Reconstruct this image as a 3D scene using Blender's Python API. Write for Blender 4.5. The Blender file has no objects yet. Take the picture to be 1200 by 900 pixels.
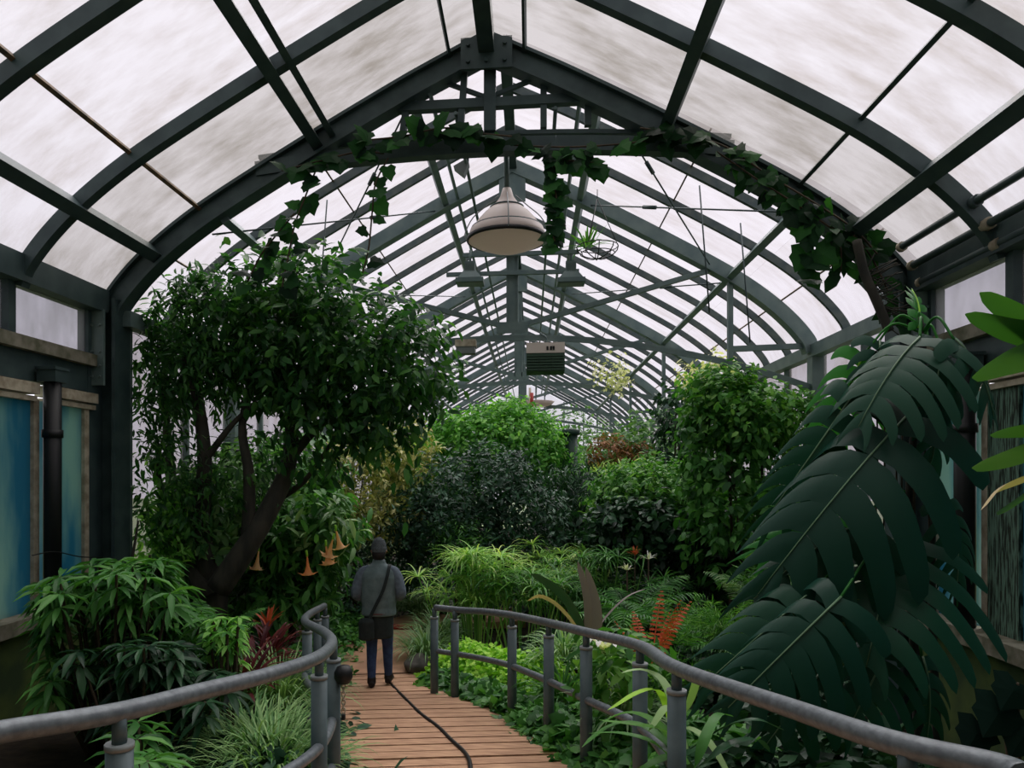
import bpy, bmesh, math, random
import numpy as np
from mathutils import Vector, Matrix

scene = bpy.context.scene
COL = scene.collection
PI = math.pi

# ------------------------------------------------------------------ camera
CAM_H = 2.6
F = 850.0                       # focal length in pixels of the 1200 px wide frame
PX, PY = 537.0, 557.0           # principal point (shifted lens)
TH = math.atan(0.1)
SN, CS = math.sin(TH), math.cos(TH)
cd = bpy.data.cameras.new('camera')
cam = bpy.data.objects.new('camera', cd)
COL.objects.link(cam)
cam.location = (0, 0, CAM_H)
cam.rotation_euler = (PI / 2, 0, TH)
cd.sensor_width = 36.0
cd.lens = F / 1200 * 36.0
cd.shift_x = (600 - PX) / 1200
cd.shift_y = (PY - 450) / 1200
cd.clip_start = 0.02
cd.clip_end = 300
scene.camera = cam

# ------------------------------------------------------------------ sky (bright overcast)
world = bpy.data.worlds.new('overcast_sky')
scene.world = world
world.use_nodes = True
wn, wl = world.node_tree.nodes, world.node_tree.links
bg = wn['Background']
tc = wn.new('ShaderNodeTexCoord')
sep = wn.new('ShaderNodeSeparateXYZ')
wl.new(tc.outputs['Generated'], sep.inputs[0])
cr = wn.new('ShaderNodeValToRGB')
cr.color_ramp.elements[0].position = 0.0
cr.color_ramp.elements[0].color = (0.80, 0.78, 0.85, 1)
cr.color_ramp.elements[1].position = 0.8
cr.color_ramp.elements[1].color = (1.0, 0.965, 1.0, 1)
wl.new(sep.outputs['Z'], cr.inputs[0])
wl.new(cr.outputs[0], bg.inputs[0])
bg.inputs[1].default_value = 1.0
scene.view_settings.view_transform = 'Standard'
scene.view_settings.look = 'None'
scene.view_settings.gamma = 1.0
scene.view_settings.use_curve_mapping = False
scene.view_settings.exposure = 0.55
sd_ = bpy.data.lights.new('overcast_sun', 'SUN')
sd_.energy = 5.0; sd_.angle = math.radians(70); sd_.color = (1.0, .97, .95)
sun = bpy.data.objects.new('overcast_sun', sd_); COL.objects.link(sun)
sun.location = (3, 20, 20)
sun.rotation_euler = (math.radians(-28), math.radians(8), 0)   # bright cloud high over the far end of the house
scene.cycles.max_bounces = 7
scene.cycles.diffuse_bounces = 4
scene.cycles.glossy_bounces = 2
scene.cycles.transparent_max_bounces = 12

# ------------------------------------------------------------------ helpers
def W(px, py, zd):
    """point seen at pixel (px, py) at a distance zd along the view axis"""
    xr = (px - PX) / F * zd
    return Vector((xr * CS - zd * SN, xr * SN + zd * CS, CAM_H + (PY - py) / F * zd))
def WY(px, py, Y):
    return W(px, py, Y / ((px - PX) / F * SN + CS))
def ramp(Y):
    return max(0.0, 1.08 - 0.12 * Y)
def soil(X, Y):
    return ramp(Y) - 0.13 + 0.03 * math.sin(X * 2.1 + Y * 1.3) * math.cos(Y * 1.7 - X)
def G(px, zd):
    """soil point below pixel column px at distance zd"""
    p = W(px, PY, zd)
    p.z = soil(p.x, p.y)
    return p
def on_deck(px, py):
    r = (py - PY) / F
    zd = 1.52 / (r - 0.12)
    if zd > 9: zd = 2.6 / r
    return W(px, py, zd)

def put(name, me, mats=None, parent=None, loc=None):
    o = bpy.data.objects.new(name, me)
    COL.objects.link(o)
    if mats is not None and len(me.materials) == 0:
        for m in (mats if isinstance(mats, (list, tuple)) else [mats]):
            me.materials.append(m)
    if parent is not None: o.parent = parent
    if loc is not None: o.location = loc
    return o
def tag(o, label=None, cat=None, group=None, kind=None):
    if label: o['label'] = label
    if cat: o['category'] = cat
    if group: o['group'] = group
    if kind: o['kind'] = kind
    return o
def empty(name, loc, label=None, cat=None, group=None, kind=None):
    o = bpy.data.objects.new(name, None)
    COL.objects.link(o)
    o.empty_display_size = 0.1
    o.location = loc
    return tag(o, label, cat, group, kind)

class MB:
    """collects shapes into one mesh"""
    def __init__(s): s.v = []; s.f = []; s.m = []; s.sm = []
    def add(s, V, Fs, mi=0, smooth=False):
        b = len(s.v)
        s.v += [tuple(p) for p in V]
        s.f += [tuple(i + b for i in f) for f in Fs]
        s.m += [mi] * len(Fs); s.sm += [smooth] * len(Fs)
        return s
    def box(s, a, b, mi=0):
        x0, y0, z0 = a; x1, y1, z1 = b
        V = [(x0,y0,z0),(x1,y0,z0),(x1,y1,z0),(x0,y1,z0),(x0,y0,z1),(x1,y0,z1),(x1,y1,z1),(x0,y1,z1)]
        return s.add(V, [(3,2,1,0),(4,5,6,7),(0,1,5,4),(1,2,6,5),(2,3,7,6),(3,0,4,7)], mi)
    def beam(s, p, q, w, h, up=(0, 0, 1), mi=0):
        p, q = Vector(p), Vector(q)
        d = (q - p).normalized(); up = Vector(up)
        sd = d.cross(up)
        if sd.length < 1e-4: sd = d.cross(Vector((0, 1, 0)))
        sd.normalize(); u = sd.cross(d).normalized()
        V = []
        for c in (p, q):
            for a, b in ((-1,-1),(1,-1),(1,1),(-1,1)):
                V.append(c + sd * (a * w / 2) + u * (b * h / 2))
        return s.add(V, [(3,2,1,0),(4,5,6,7),(0,1,5,4),(1,2,6,5),(2,3,7,6),(3,0,4,7)], mi)
    def tube(s, pts, r, n=8, mi=0, cap=True, smooth=True):
        pts = [Vector(p) for p in pts]
        if not isinstance(r, (list, tuple, np.ndarray)): r = [r] * len(pts)
        V = []; nrm = None
        for i, p in enumerate(pts):
            t = (pts[min(i + 1, len(pts) - 1)] - pts[max(i - 1, 0)]).normalized()
            if nrm is None:
                a = Vector((0, 0, 1)) if abs(t.z) < .9 else Vector((1, 0, 0))
                nrm = t.cross(a).normalized()
            else:
                nrm = (nrm - t * nrm.dot(t)).normalized()
            bn = t.cross(nrm)
            for k in range(n):
                a = 2 * PI * k / n
                V.append(p + (nrm * math.cos(a) + bn * math.sin(a)) * r[i])
        Fs = []
        for i in range(len(pts) - 1):
            for k in range(n):
                k2 = (k + 1) % n
                Fs.append((i*n+k, i*n+k2, (i+1)*n+k2, (i+1)*n+k))
        s.add(V, Fs, mi, smooth)
        if cap:
            b = len(s.v) - len(V); m = (len(pts) - 1) * n
            s.f += [tuple(b + k for k in range(n - 1, -1, -1)), tuple(b + m + k for k in range(n))]
            s.m += [mi, mi]; s.sm += [False, False]
        return s
    def lathe(s, prof, n=24, c=(0, 0, 0), mi=0, smooth=True):
        """prof: list of (r, z)"""
        V = []
        for r, z in prof:
            for k in range(n):
                a = 2 * PI * k / n
                V.append((c[0] + r * math.cos(a), c[1] + r * math.sin(a), c[2] + z))
        Fs = []
        for i in range(len(prof) - 1):
            for k in range(n):
                k2 = (k + 1) % n
                Fs.append((i*n+k, i*n+k2, (i+1)*n+k2, (i+1)*n+k))
        return s.add(V, Fs, mi, smooth)
    def rings(s, secs, n=14, mi=0):
        """loft of ellipses: secs = list of (centre, rx, ry) in horizontal planes, closed ends"""
        V = []
        for c, rx, ry in secs:
            for k in range(n):
                a = 2 * PI * k / n
                V.append((c[0] + rx * math.cos(a), c[1] + ry * math.sin(a), c[2]))
        Fs = []
        m = len(secs)
        for i in range(m - 1):
            for k in range(n):
                k2 = (k + 1) % n
                Fs.append((i*n+k, i*n+k2, (i+1)*n+k2, (i+1)*n+k))
        Fs += [tuple(range(n - 1, -1, -1)), tuple((m - 1) * n + k for k in range(n))]
        return s.add(V, Fs, mi, True)
    def mesh(s, name):
        me = bpy.data.meshes.new(name)
        me.from_pydata(s.v, [], s.f)
        me.polygons.foreach_set('material_index', s.m)
        me.polygons.foreach_set('use_smooth', s.sm)
        me.update()
        return me
    def build(s, name, mats, parent=None, loc=None, origin=None):
        if origin is not None:
            o = Vector(origin)
            s.v = [(p[0]-o.x, p[1]-o.y, p[2]-o.z) for p in s.v]
        ob = put(name, s.mesh(name), mats, parent, loc)
        if origin is not None and loc is None: ob.location = origin
        return ob

def smooth_path(pts, n=6):
    pts = [Vector(p) for p in pts]
    out = []
    P = [pts[0] * 2 - pts[1]] + pts + [pts[-1] * 2 - pts[-2]]
    for i in range(1, len(P) - 2):
        a, b, c, d = P[i-1], P[i], P[i+1], P[i+2]
        for k in range(n):
            t = k / n
            out.append(0.5 * ((2*b) + (c - a) * t + (2*a - 5*b + 4*c - d) * t*t + (3*b - a - 3*c + d) * t**3))
    out.append(pts[-1])
    return out

# ---- fast triangle meshes for foliage
def np_mesh(name, V, T, smooth=True):
    me = bpy.data.meshes.new(name)
    V = np.asarray(V, np.float32).reshape(-1, 3); T = np.asarray(T, np.int32).reshape(-1, 3)
    me.vertices.add(len(V)); me.vertices.foreach_set('co', V.ravel())
    me.loops.add(len(T) * 3); me.loops.foreach_set('vertex_index', T.ravel())
    me.polygons.add(len(T))
    me.polygons.foreach_set('loop_start', np.arange(0, len(T) * 3, 3, dtype=np.int32))
    me.polygons.foreach_set('use_smooth', np.full(len(T), smooth))
    me.update(calc_edges=True)
    me.validate()
    return me
class TriBag:
    def __init__(s): s.V = []; s.T = []; s.n = 0
    def add(s, V, T):
        V = np.asarray(V, float).reshape(-1, 3)
        s.V.append(V); s.T.append(np.asarray(T).reshape(-1, 3) + s.n); s.n += len(V)
        return s
    def build(s, name, mat, parent=None, stuff=True, origin=None):
        V = np.concatenate(s.V)
        if origin is not None: V = V - np.array(origin)
        o = put(name, np_mesh(name, V, np.concatenate(s.T)), mat, parent)
        if origin is not None and parent is None: o.location = origin
        if stuff: o['kind'] = 'stuff'
        return o

# leaf templates: x along the leaf (0..1), y across (-.5...5), z lift
LENS = (np.array([(0,0,0),(.42,-.5,.05),(.42,0,0),(.42,.5,.05),(1,0,-.06)], float),
        np.array([(0,1,2),(0,2,3),(2,1,4),(2,4,3)]))
LONG = (np.array([(0,0,0),(.28,-.42,.06),(.28,0,.02),(.28,.42,.06),(.65,-.42,0),(.65,0,-.05),(.65,.42,0),(1,0,-.22)], float),
        np.array([(0,1,2),(0,2,3),(1,4,5),(1,5,2),(2,5,6),(2,6,3),(4,7,5),(5,7,6)]))
OVAL = (np.array([(0,0,0),(.2,-.42,.05),(.2,0,0),(.2,.42,.05),(.6,-.48,.02),(.6,0,-.03),(.6,.48,.02),(1,0,-.15)], float),
        np.array([(0,1,2),(0,2,3),(1,4,5),(1,5,2),(2,5,6),(2,6,3),(4,7,5),(5,7,6)]))
STRIP = (np.array([(0,-.3,0),(0,.3,0),(.5,-.5,.02),(.5,.5,.02),(1,0,-.08)], float),
         np.array([(0,2,3),(0,3,1),(2,4,3)]))
_iv = [(0,0),(-.14,-.30),(.06,-.60),(.32,-.44),(.52,-.46),(.68,-.26),(1,0),(.68,.26),(.52,.46),(.32,.44),(.06,.60),(-.14,.30)]
IVY = (np.array([(.3,0,.05)] + [(x, y, -.1 * abs(y)) for x, y in _iv], float),
       np.array([(0, i, i % 12 + 1) for i in range(1, 13)]))

def nrmz(a):
    return a / np.maximum(np.linalg.norm(a, axis=-1, keepdims=True), 1e-9)
def leaves(P, A, N, L, Wd, tpl):
    A = nrmz(A); S = nrmz(np.cross(N, A)); N = np.cross(A, S)
    tv, tt = tpl
    L = np.asarray(L)[:, None, None]; Wd = np.asarray(Wd)[:, None, None]
    V = P[:, None] + tv[None, :, 0:1] * L * A[:, None] + tv[None, :, 1:2] * Wd * S[:, None] + tv[None, :, 2:3] * L * N[:, None]
    n = len(P); m = len(tv)
    T = tt[None] + (np.arange(n) * m)[:, None, None]
    return V.reshape(-1, 3), T.reshape(-1, 3)

def solo_leaves(P, A, N, s, L, Wd, tpl, parent, base, limit, m):
    """the nearest leaves become objects of their own (shared mesh); the rest are handed back"""
    order = np.argsort(np.linalg.norm(P - np.array([0, 0, CAM_H]), axis=1) / s ** .5)
    near, rest = order[:limit], order[limit:]
    me = np_mesh('leaf', tpl[0] * (1, Wd / L, 1), tpl[1]); me.materials.append(m)
    a = nrmz(A[near]); y = nrmz(np.cross(N[near], a)); z = np.cross(a, y)
    for k, i in enumerate(near):
        o = put('leaf', me, None, parent)
        M = Matrix((a[k], y[k], z[k])).transposed().to_4x4()
        o.matrix_local = Matrix.Translation(Vector(P[i]) - base) @ M @ Matrix.Scale(L * s[i], 4)
    return P[rest], A[rest], N[rest], s[rest]
def indoors(P, m=.1):
    """which points lie inside the glass house (foliage stops at the panes)"""
    x0 = np.where(P[:, 1] > Y_ARCH, X0F, X0)
    u = np.abs(P[:, 0] - x0)
    return (u < HW - m) & (P[:, 2] < np.interp(u, _du, _dz) - m - .1) & (P[:, 1] < FAR_END - .2)
def cloud(bag, rng, blobs, ntw, lpt, L, Wd, tpl=LENS, twig=.3, droop=.35, shell=.45, up=.3, jit=.5, ymin=-9, solo=None):
    """leafy twigs spread through ellipsoid blobs (cx,cy,cz,rx,ry,rz)"""
    B = np.array(blobs, float)
    w = (B[:, 3] * B[:, 5] * B[:, 4]) ** (2 / 3); w /= w.sum()
    idx = rng.choice(len(B), ntw, p=w)
    D = nrmz(rng.normal(size=(ntw, 3)))
    rad = shell + (1 - shell) * rng.random(ntw) ** .6
    C = B[idx, :3] + D * B[idx, 3:] * rad[:, None]
    O = nrmz(D / B[idx, 3:])
    td = nrmz(O + np.array([0, 0, up]) + rng.normal(size=(ntw, 3)) * .4)
    P = np.repeat(C, lpt, 0); d = np.repeat(td, lpt, 0); O2 = np.repeat(O, lpt, 0)
    t = np.tile((np.arange(lpt) + .5) / lpt, ntw)
    P = P + d * (t * twig)[:, None]
    keep = indoors(P, .05) & (P[:, 1] > ymin)
    P, d, O2 = P[keep], d[keep], O2[keep]
    n = len(P)
    side = nrmz(np.cross(d, rng.normal(size=(n, 3))))
    A = d * .5 + side * .9 + np.array([0, 0, -droop]) + rng.normal(size=(n, 3)) * .2
    N = np.array([0, 0, 1.]) + O2 * .5 + rng.normal(size=(n, 3)) * jit
    s = rng.uniform(.65, 1.2, n)
    if solo: P, A, N, s = solo_leaves(P, A, N, s, L, Wd, tpl, *solo)
    bag.add(*leaves(P, A, N, L * s, Wd * s, tpl))
    return C

def blade_curve(rng, c, phi, e0, L, bend, n=7):
    """points of an arching blade starting at c"""
    pts = [np.array(c, float)]; e = e0
    for i in range(n - 1):
        h = math.cos(e)
        pts.append(pts[-1] + np.array([math.cos(phi) * h, math.sin(phi) * h, math.sin(e)]) * L / (n - 1))
        e -= bend / (n - 1) * (.5 + i / (n - 1))
    return np.array(pts)
def ribbon(bag, pts, w, fold=.15, power=.8, side=None):
    n = len(pts); t = np.gradient(pts, axis=0); t = nrmz(t)
    if side is None:
        side = np.cross(t, [0, 0, 1.]); side[np.linalg.norm(side, axis=1) < .05] = (1, 0, 0); side = nrmz(side)
    else:
        side = np.tile(np.array(side, float), (n, 1))
    nr = np.cross(side, t)
    u = np.linspace(0, 1, n)
    ww = w * np.minimum(1, (.35 + 2.5 * u)) * np.maximum(1 - u, 0) ** (power * .5) / 2
    ww[-1] = w * .02
    a = pts - side * ww[:, None] + nr * (ww * fold)[:, None]; b = pts + side * ww[:, None] + nr * (ww * fold)[:, None]
    V = np.stack([a, pts, b], 1).reshape(-1, 3)
    T = []
    for i in range(n - 1):
        k = 3 * i
        T += [(k, k+3, k+4), (k, k+4, k+1), (k+1, k+4, k+5), (k+1, k+5, k+2)]
    bag.add(V, T)
def rosette(bag, rng, c, n, L, w, e=(.9, 1.45), bend=(1.2, 2.2), seg=7, spread=.06, phi=None, fold=.3):
    for i in range(n):
        ph = rng.uniform(0, 2 * PI) if phi is None else rng.uniform(*phi)
        cc = np.array(c) + np.array([math.cos(ph), math.sin(ph), 0]) * rng.uniform(0, spread)
        ribbon(bag, blade_curve(rng, cc, ph, rng.uniform(*e), L * rng.uniform(.6, 1.1), rng.uniform(*bend), seg), w * rng.uniform(.7, 1.1), fold)
def frond(bag, rng, c, phi, e0, L, bend, nl, ll, lw, tpl=LONG, sweep=.4, r=.006, taper=True):
    pts = blade_curve(rng, c, phi, e0, L, bend, 10)
    t = nrmz(np.gradient(pts, axis=0))
    u = np.linspace(.12, .99, nl)
    x = u * 9; i0 = np.minimum(x.astype(int), 8); fr = (x - i0)[:, None]
    P = pts[i0] * (1 - fr) + pts[i0 + 1] * fr
    T = t[i0]
    S = nrmz(np.cross(T, [0, 0, 1.]) + 1e-6)
    Nn = np.cross(S, T)
    k = np.sin(np.pi * np.clip(u * .85 + .12, 0, 1)) ** .7 if taper else np.ones(nl)
    for sg in (-1, 1):
        A = S * sg + T * sweep - np.array([0, 0, .12]) + rng.normal(size=(nl, 3)) * .05
        bag.add(*leaves(P, A, Nn + rng.normal(size=(nl, 3)) * .1, ll * k, lw * (k * .5 + .5), tpl))
    ribbon(bag, pts, r * 2, 0)
    return pts

# ------------------------------------------------------------------ materials
LEAF_ALBEDO = 1.6               # leaf colours below are given as they look in the shade; this is their true reflectance
def srgb(r, g, b):
    f = lambda c: (c / 255 / 12.92) if c / 255 <= .04045 else ((c / 255 + .055) / 1.055) ** 2.4
    return (f(r), f(g), f(b), 1)
def mat(name, c, rough=.6, metal=0, c2=None, scale=6, bump=0, spec=.4, stretch=(1, 1, 1), detail=5, pos=(.35, .65)):
    m = bpy.data.materials.new(name); m.use_nodes = True
    n, l = m.node_tree.nodes, m.node_tree.links
    p = n['Principled BSDF']
    p.inputs['Base Color'].default_value = c
    p.inputs['Roughness'].default_value = rough
    p.inputs['Metallic'].default_value = metal
    p.inputs['Specular IOR Level'].default_value = spec
    if c2 or bump:
        t = n.new('ShaderNodeTexCoord'); mp = n.new('ShaderNodeMapping')
        mp.inputs['Scale'].default_value = stretch
        l.new(t.outputs['Object'], mp.inputs[0])
        nz = n.new('ShaderNodeTexNoise'); nz.inputs['Scale'].default_value = scale; nz.inputs['Detail'].default_value = detail
        l.new(mp.outputs[0], nz.inputs['Vector'])
        if c2:
            r = n.new('ShaderNodeValToRGB')
            r.color_ramp.elements[0].position, r.color_ramp.elements[1].position = pos
            r.color_ramp.elements[0].color = c; r.color_ramp.elements[1].color = c2
            l.new(nz.outputs[0], r.inputs[0]); l.new(r.outputs[0], p.inputs['Base Color'])
        if bump:
            b = n.new('ShaderNodeBump'); b.inputs['Strength'].default_value = bump; b.inputs['Distance'].default_value = .02
            l.new(nz.outputs[0], b.inputs['Height']); l.new(b.outputs[0], p.inputs['Normal'])
    return m
def leafmat(name, cols, rough=.42, trans=.25, obj=False, spec=.2):
    cols = [tuple(min(.8, c * LEAF_ALBEDO) for c in q[:3]) + (1,) for q in cols]
    m = bpy.data.materials.new(name); m.use_nodes = True
    n, l = m.node_tree.nodes, m.node_tree.links
    p = n['Principled BSDF']; out = n['Material Output']
    if obj:
        g = n.new('ShaderNodeObjectInfo'); rnd = g.outputs['Random']
    else:
        g = n.new('ShaderNodeNewGeometry'); rnd = g.outputs['Random Per Island']
    r = n.new('ShaderNodeValToRGB'); e = r.color_ramp.elements
    while len(e) < len(cols): e.new(.5)
    for i, c in enumerate(cols):
        e[i].position = i / max(1, len(cols) - 1); e[i].color = c
    l.new(rnd, r.inputs[0]); l.new(r.outputs[0], p.inputs['Base Color'])
    p.inputs['Roughness'].default_value = rough; p.inputs['Specular IOR Level'].default_value = spec
    tr = n.new('ShaderNodeBsdfTranslucent')
    mx = n.new('ShaderNodeMixRGB'); mx.blend_type = 'MULTIPLY'; mx.inputs[0].default_value = 1
    mx.inputs[2].default_value = (1.5, 1.7, .7, 1)
    l.new(r.outputs[0], mx.inputs[1]); l.new(mx.outputs[0], tr.inputs[0])
    ms = n.new('ShaderNodeMixShader'); ms.inputs[0].default_value = trans
    l.new(p.outputs[0], ms.inputs[1]); l.new(tr.outputs[0], ms.inputs[2]); l.new(ms.outputs[0], out.inputs[0])
    return m
def glassmat(name, clear, dirt, seed, amount=.5, stretch=(1.0, 3.2, 1.4)):
    """weathered glass: part clear, part milky, with grime streaks running down the slope"""
    m = bpy.data.materials.new(name); m.use_nodes = True
    n, l = m.node_tree.nodes, m.node_tree.links
    n.remove(n['Principled BSDF']); out = n['Material Output']
    t = n.new('ShaderNodeTexCoord'); info = n.new('ShaderNodeObjectInfo')
    va = n.new('ShaderNodeVectorMath'); va.operation = 'MULTIPLY_ADD'
    va.inputs[1].default_value = (1, 1, 1)
    sc = n.new('ShaderNodeVectorMath'); sc.operation = 'SCALE'; sc.inputs[0].default_value = (31, 17, 23)
    l.new(info.outputs['Random'], sc.inputs['Scale'])
    l.new(t.outputs['Object'], va.inputs[0]); l.new(sc.outputs[0], va.inputs[2])
    mp = n.new('ShaderNodeMapping'); mp.inputs['Scale'].default_value = stretch
    l.new(va.outputs[0], mp.inputs[0])
    a = n.new('ShaderNodeTexNoise'); a.inputs['Scale'].default_value = 1.6; a.inputs['Detail'].default_value = 9; a.inputs['Roughness'].default_value = .62
    l.new(mp.outputs[0], a.inputs['Vector'])
    b = n.new('ShaderNodeTexNoise'); b.inputs['Scale'].default_value = .9; b.inputs['Detail'].default_value = 3
    l.new(va.outputs[0], b.inputs['Vector'])
    mu = n.new('ShaderNodeMath'); mu.operation = 'MULTIPLY'
    l.new(a.outputs[0], mu.inputs[0]); l.new(b.outputs[0], mu.inputs[1])
    r = n.new('ShaderNodeValToRGB')
    r.color_ramp.elements[0].position = .17; r.color_ramp.elements[0].color = (0, 0, 0, 1)
    r.color_ramp.elements[1].position = .42; r.color_ramp.elements[1].color = (1, 1, 1, 1)
    l.new(mu.outputs[0], r.inputs[0])
    am = n.new('ShaderNodeMath'); am.operation = 'MULTIPLY'; am.inputs[1].default_value = amount
    l.new(r.outputs[0], am.inputs[0])
    mc = n.new('ShaderNodeMixRGB'); mc.inputs[1].default_value = clear; mc.inputs[2].default_value = dirt
    l.new(am.outputs[0], mc.inputs[0])
    tp = n.new('ShaderNodeBsdfTransparent'); l.new(mc.outputs[0], tp.inputs[0])
    tl = n.new('ShaderNodeBsdfTranslucent'); l.new(mc.outputs[0], tl.inputs[0])
    gl = n.new('ShaderNodeBsdfGlossy'); gl.inputs['Roughness'].default_value = .15
    m1 = n.new('ShaderNodeMixShader'); m1.inputs[0].default_value = .12
    l.new(tp.outputs[0], m1.inputs[1]); l.new(tl.outputs[0], m1.inputs[2])
    m2 = n.new('ShaderNodeMixShader'); m2.inputs[0].default_value = .04
    l.new(m1.outputs[0], m2.inputs[1]); l.new(gl.outputs[0], m2.inputs[2]); l.new(m2.outputs[0], out.inputs[0])
    return m

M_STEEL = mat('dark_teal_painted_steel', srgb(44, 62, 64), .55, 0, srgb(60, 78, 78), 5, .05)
M_TRUSS = mat('hazed_grey_green_steel', srgb(84, 104, 104), .5, 0, srgb(104, 122, 118), 4, .05)  # lighter than the near steel: distance haze is put into the paint colour
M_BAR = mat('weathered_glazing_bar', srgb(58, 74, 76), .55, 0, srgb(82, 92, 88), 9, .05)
M_RUST = mat('rusty_lap_joint', srgb(70, 66, 60), .8, 0, srgb(128, 104, 76), 12, .2)
M_GLASS_N = glassmat('grimy_shaded_roof_glass', (.47, .455, .445, 1), (.20, .18, .145, 1), 1, .8)  # grime, plus soft shadows beside the arch put into the darker tint
M_GLASS_B = glassmat('bright_roof_glass', (.62, .61, .63, 1), (.36, .32, .28, 1), 3, .7)
M_GLASS_F = glassmat('clear_roof_glass', (.64, .62, .645, 1), (.42, .38, .35, 1), 2, .55)
M_MILK = glassmat('milky_side_glass', (.62, .61, .64, 1), (.42, .42, .42, 1), 4, .5)
M_SOIL = mat('dark_damp_soil', srgb(30, 24, 18), .95, 0, srgb(52, 42, 30), 9, .5)
M_MOSS = mat('mossy_masonry', srgb(54, 74, 44), .9, 0, srgb(92, 110, 52), 2.2, .3)
M_SILL = mat('weathered_stone_sill', srgb(136, 132, 118), .85, 0, srgb(86, 88, 68), 7, .4)
def painted_glass(name, c, c2):
    m = mat(name, c, .5, 0, c2, 1.3, .05, stretch=(1, 2, .5), pos=(.4, .62))
    n, l = m.node_tree.nodes, m.node_tree.links
    p = n['Principled BSDF']; src = p.inputs['Base Color'].links[0].from_socket
    t = n.new('ShaderNodeBsdfTranslucent'); l.new(src, t.inputs[0])
    mx = n.new('ShaderNodeMixShader'); mx.inputs[0].default_value = .6
    l.new(p.outputs[0], mx.inputs[1]); l.new(t.outputs[0], mx.inputs[2]); l.new(mx.outputs[0], n['Material Output'].inputs[0])
    return m
M_BLUE = painted_glass('blue_painted_glass', srgb(62, 128, 150), srgb(148, 178, 170))
M_PEEL = mat('peeling_green_paint', srgb(96, 128, 112), .8, 0, srgb(30, 44, 34), 22, .5, stretch=(1, 3, .25), pos=(.45, .55))
M_OFFW = mat('dirty_white_paint', srgb(192, 184, 164), .7, 0, srgb(146, 136, 116), 9, .15)
M_BLACK = mat('black_painted_pipe', srgb(18, 22, 24), .5)
M_RAIL = mat('worn_grey_handrail', srgb(112, 121, 126), .42, .2, srgb(88, 96, 102), 30, .12, spec=.5)
M_POST = mat('grey_green_post_paint', srgb(86, 102, 106), .5, .1, srgb(72, 88, 92), 8, .05)
M_CAP = mat('pale_worn_post_cap', srgb(128, 136, 138), .5)
M_PLANK = mat('brown_deck_plank', srgb(196, 158, 126), .75, 0, srgb(160, 124, 98), 5, .35, stretch=(1, 7, 1), spec=.25)
M_PATH = mat('brown_compacted_path', srgb(186, 146, 116), .85, 0, srgb(160, 124, 98), 3, .1)
M_CABLE = mat('black_rubber_cable', srgb(16, 16, 18), .5)
M_STONE = mat('grey_edging_stone', srgb(92, 88, 84), .85, 0, srgb(60, 60, 56), 7, .4)
M_BARK = mat('dark_grey_bark', srgb(40, 42, 38), .9, 0, srgb(64, 62, 54), 8, .6, stretch=(1, 1, .4))
M_BARKB = mat('brown_stem_bark', srgb(52, 44, 34), .9, 0, srgb(78, 66, 50), 9, .5)
def milky(name, c, f):
    m = mat(name, c, .4); n, l = m.node_tree.nodes, m.node_tree.links
    t = n.new('ShaderNodeBsdfTranslucent'); t.inputs[0].default_value = c
    mx = n.new('ShaderNodeMixShader'); mx.inputs[0].default_value = f
    l.new(n['Principled BSDF'].outputs[0], mx.inputs[1]); l.new(t.outputs[0], mx.inputs[2]); l.new(mx.outputs[0], n['Material Output'].inputs[0])
    return m
M_LAMP = milky('milky_acrylic_reflector', srgb(214, 202, 196), .35)
M_LAMPD = milky('frosted_lamp_lens', srgb(236, 228, 212), .6)
M_RED = mat('red_rubber_hose', srgb(160, 46, 40), .5)
M_HEATW = mat('cream_heater_casing', srgb(206, 196, 186), .5)
M_HEATG = mat('green_heater_louvre', srgb(52, 78, 62), .5)
M_VENT = mat('dark_slot', srgb(18, 20, 22), .7)
M_GREYBOX = mat('grey_metal_box', srgb(112, 120, 118), .5)

# ================================================================== THE SETTING
X0, X0F = -0.48, -0.28           # centre line of the near bay and of the long house behind the arch
HW = 4.5
Y_ARCH = 8.0
_pp = [(0, 4.85), (.5, 4.61), (1, 4.36), (2, 3.82), (3, 3.25), (3.5, 2.93), (3.9, 2.62), (4.2, 2.33), (4.42, 2.05), (4.5, 1.85)]
_dense = smooth_path([(u, 0, z) for u, z in _pp], 6)
_du = np.array([p.x for p in _dense]); _dz = np.array([p.z for p in _dense]) + CAM_H
def roof_z(u): return float(np.interp(abs(u), _du, _dz))
def roof_n(u):
    a = abs(u); e = .03
    dz = (roof_z(min(a + e, 4.5)) - roof_z(max(a - e, 0))) / (min(a + e, 4.5) - max(a - e, 0))
    n = Vector((-dz, 0, 1)).normalized()
    if u < 0: n.x = -n.x
    if a < .02: n = Vector((0, 0, 1))
    return n
def roof_bar(mb, Y, half, depth, drop=0.0, us=None, mi=0):
    """a bar following the roof section, half wide each way in Y, hanging depth below the glass"""
    us = us if us is not None else [-x for x in _du[::-1]][:-1] + list(_du)
    V = []
    for u in us:
        n = roof_n(u); p = Vector((u, Y, roof_z(u)))
        for d, y in ((drop, -half), (drop, half), (drop + depth, half), (drop + depth, -half)):
            q = p - n * d; V.append((q.x, Y + y, q.z))
    Fs = []
    for i in range(len(us) - 1):
        for k in range(4):
            k2 = (k + 1) % 4
            Fs.append((4*i+k, 4*i+k2, 4*i+4+k2, 4*i+4+k))
    Fs += [(3, 2, 1, 0), tuple(4 * (len(us) - 1) + k for k in range(4))]
    return mb.add(V, Fs, mi)
def long_bar(mb, u, y0, y1, w, h, drop, x0, mi=0):
    n = roof_n(u)
    p = Vector((x0 + u, y0, roof_z(u))) - n * (drop + h / 2)
    q = p.copy(); q.y = y1
    return mb.beam(p, q, w, h, n, mi)

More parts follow.
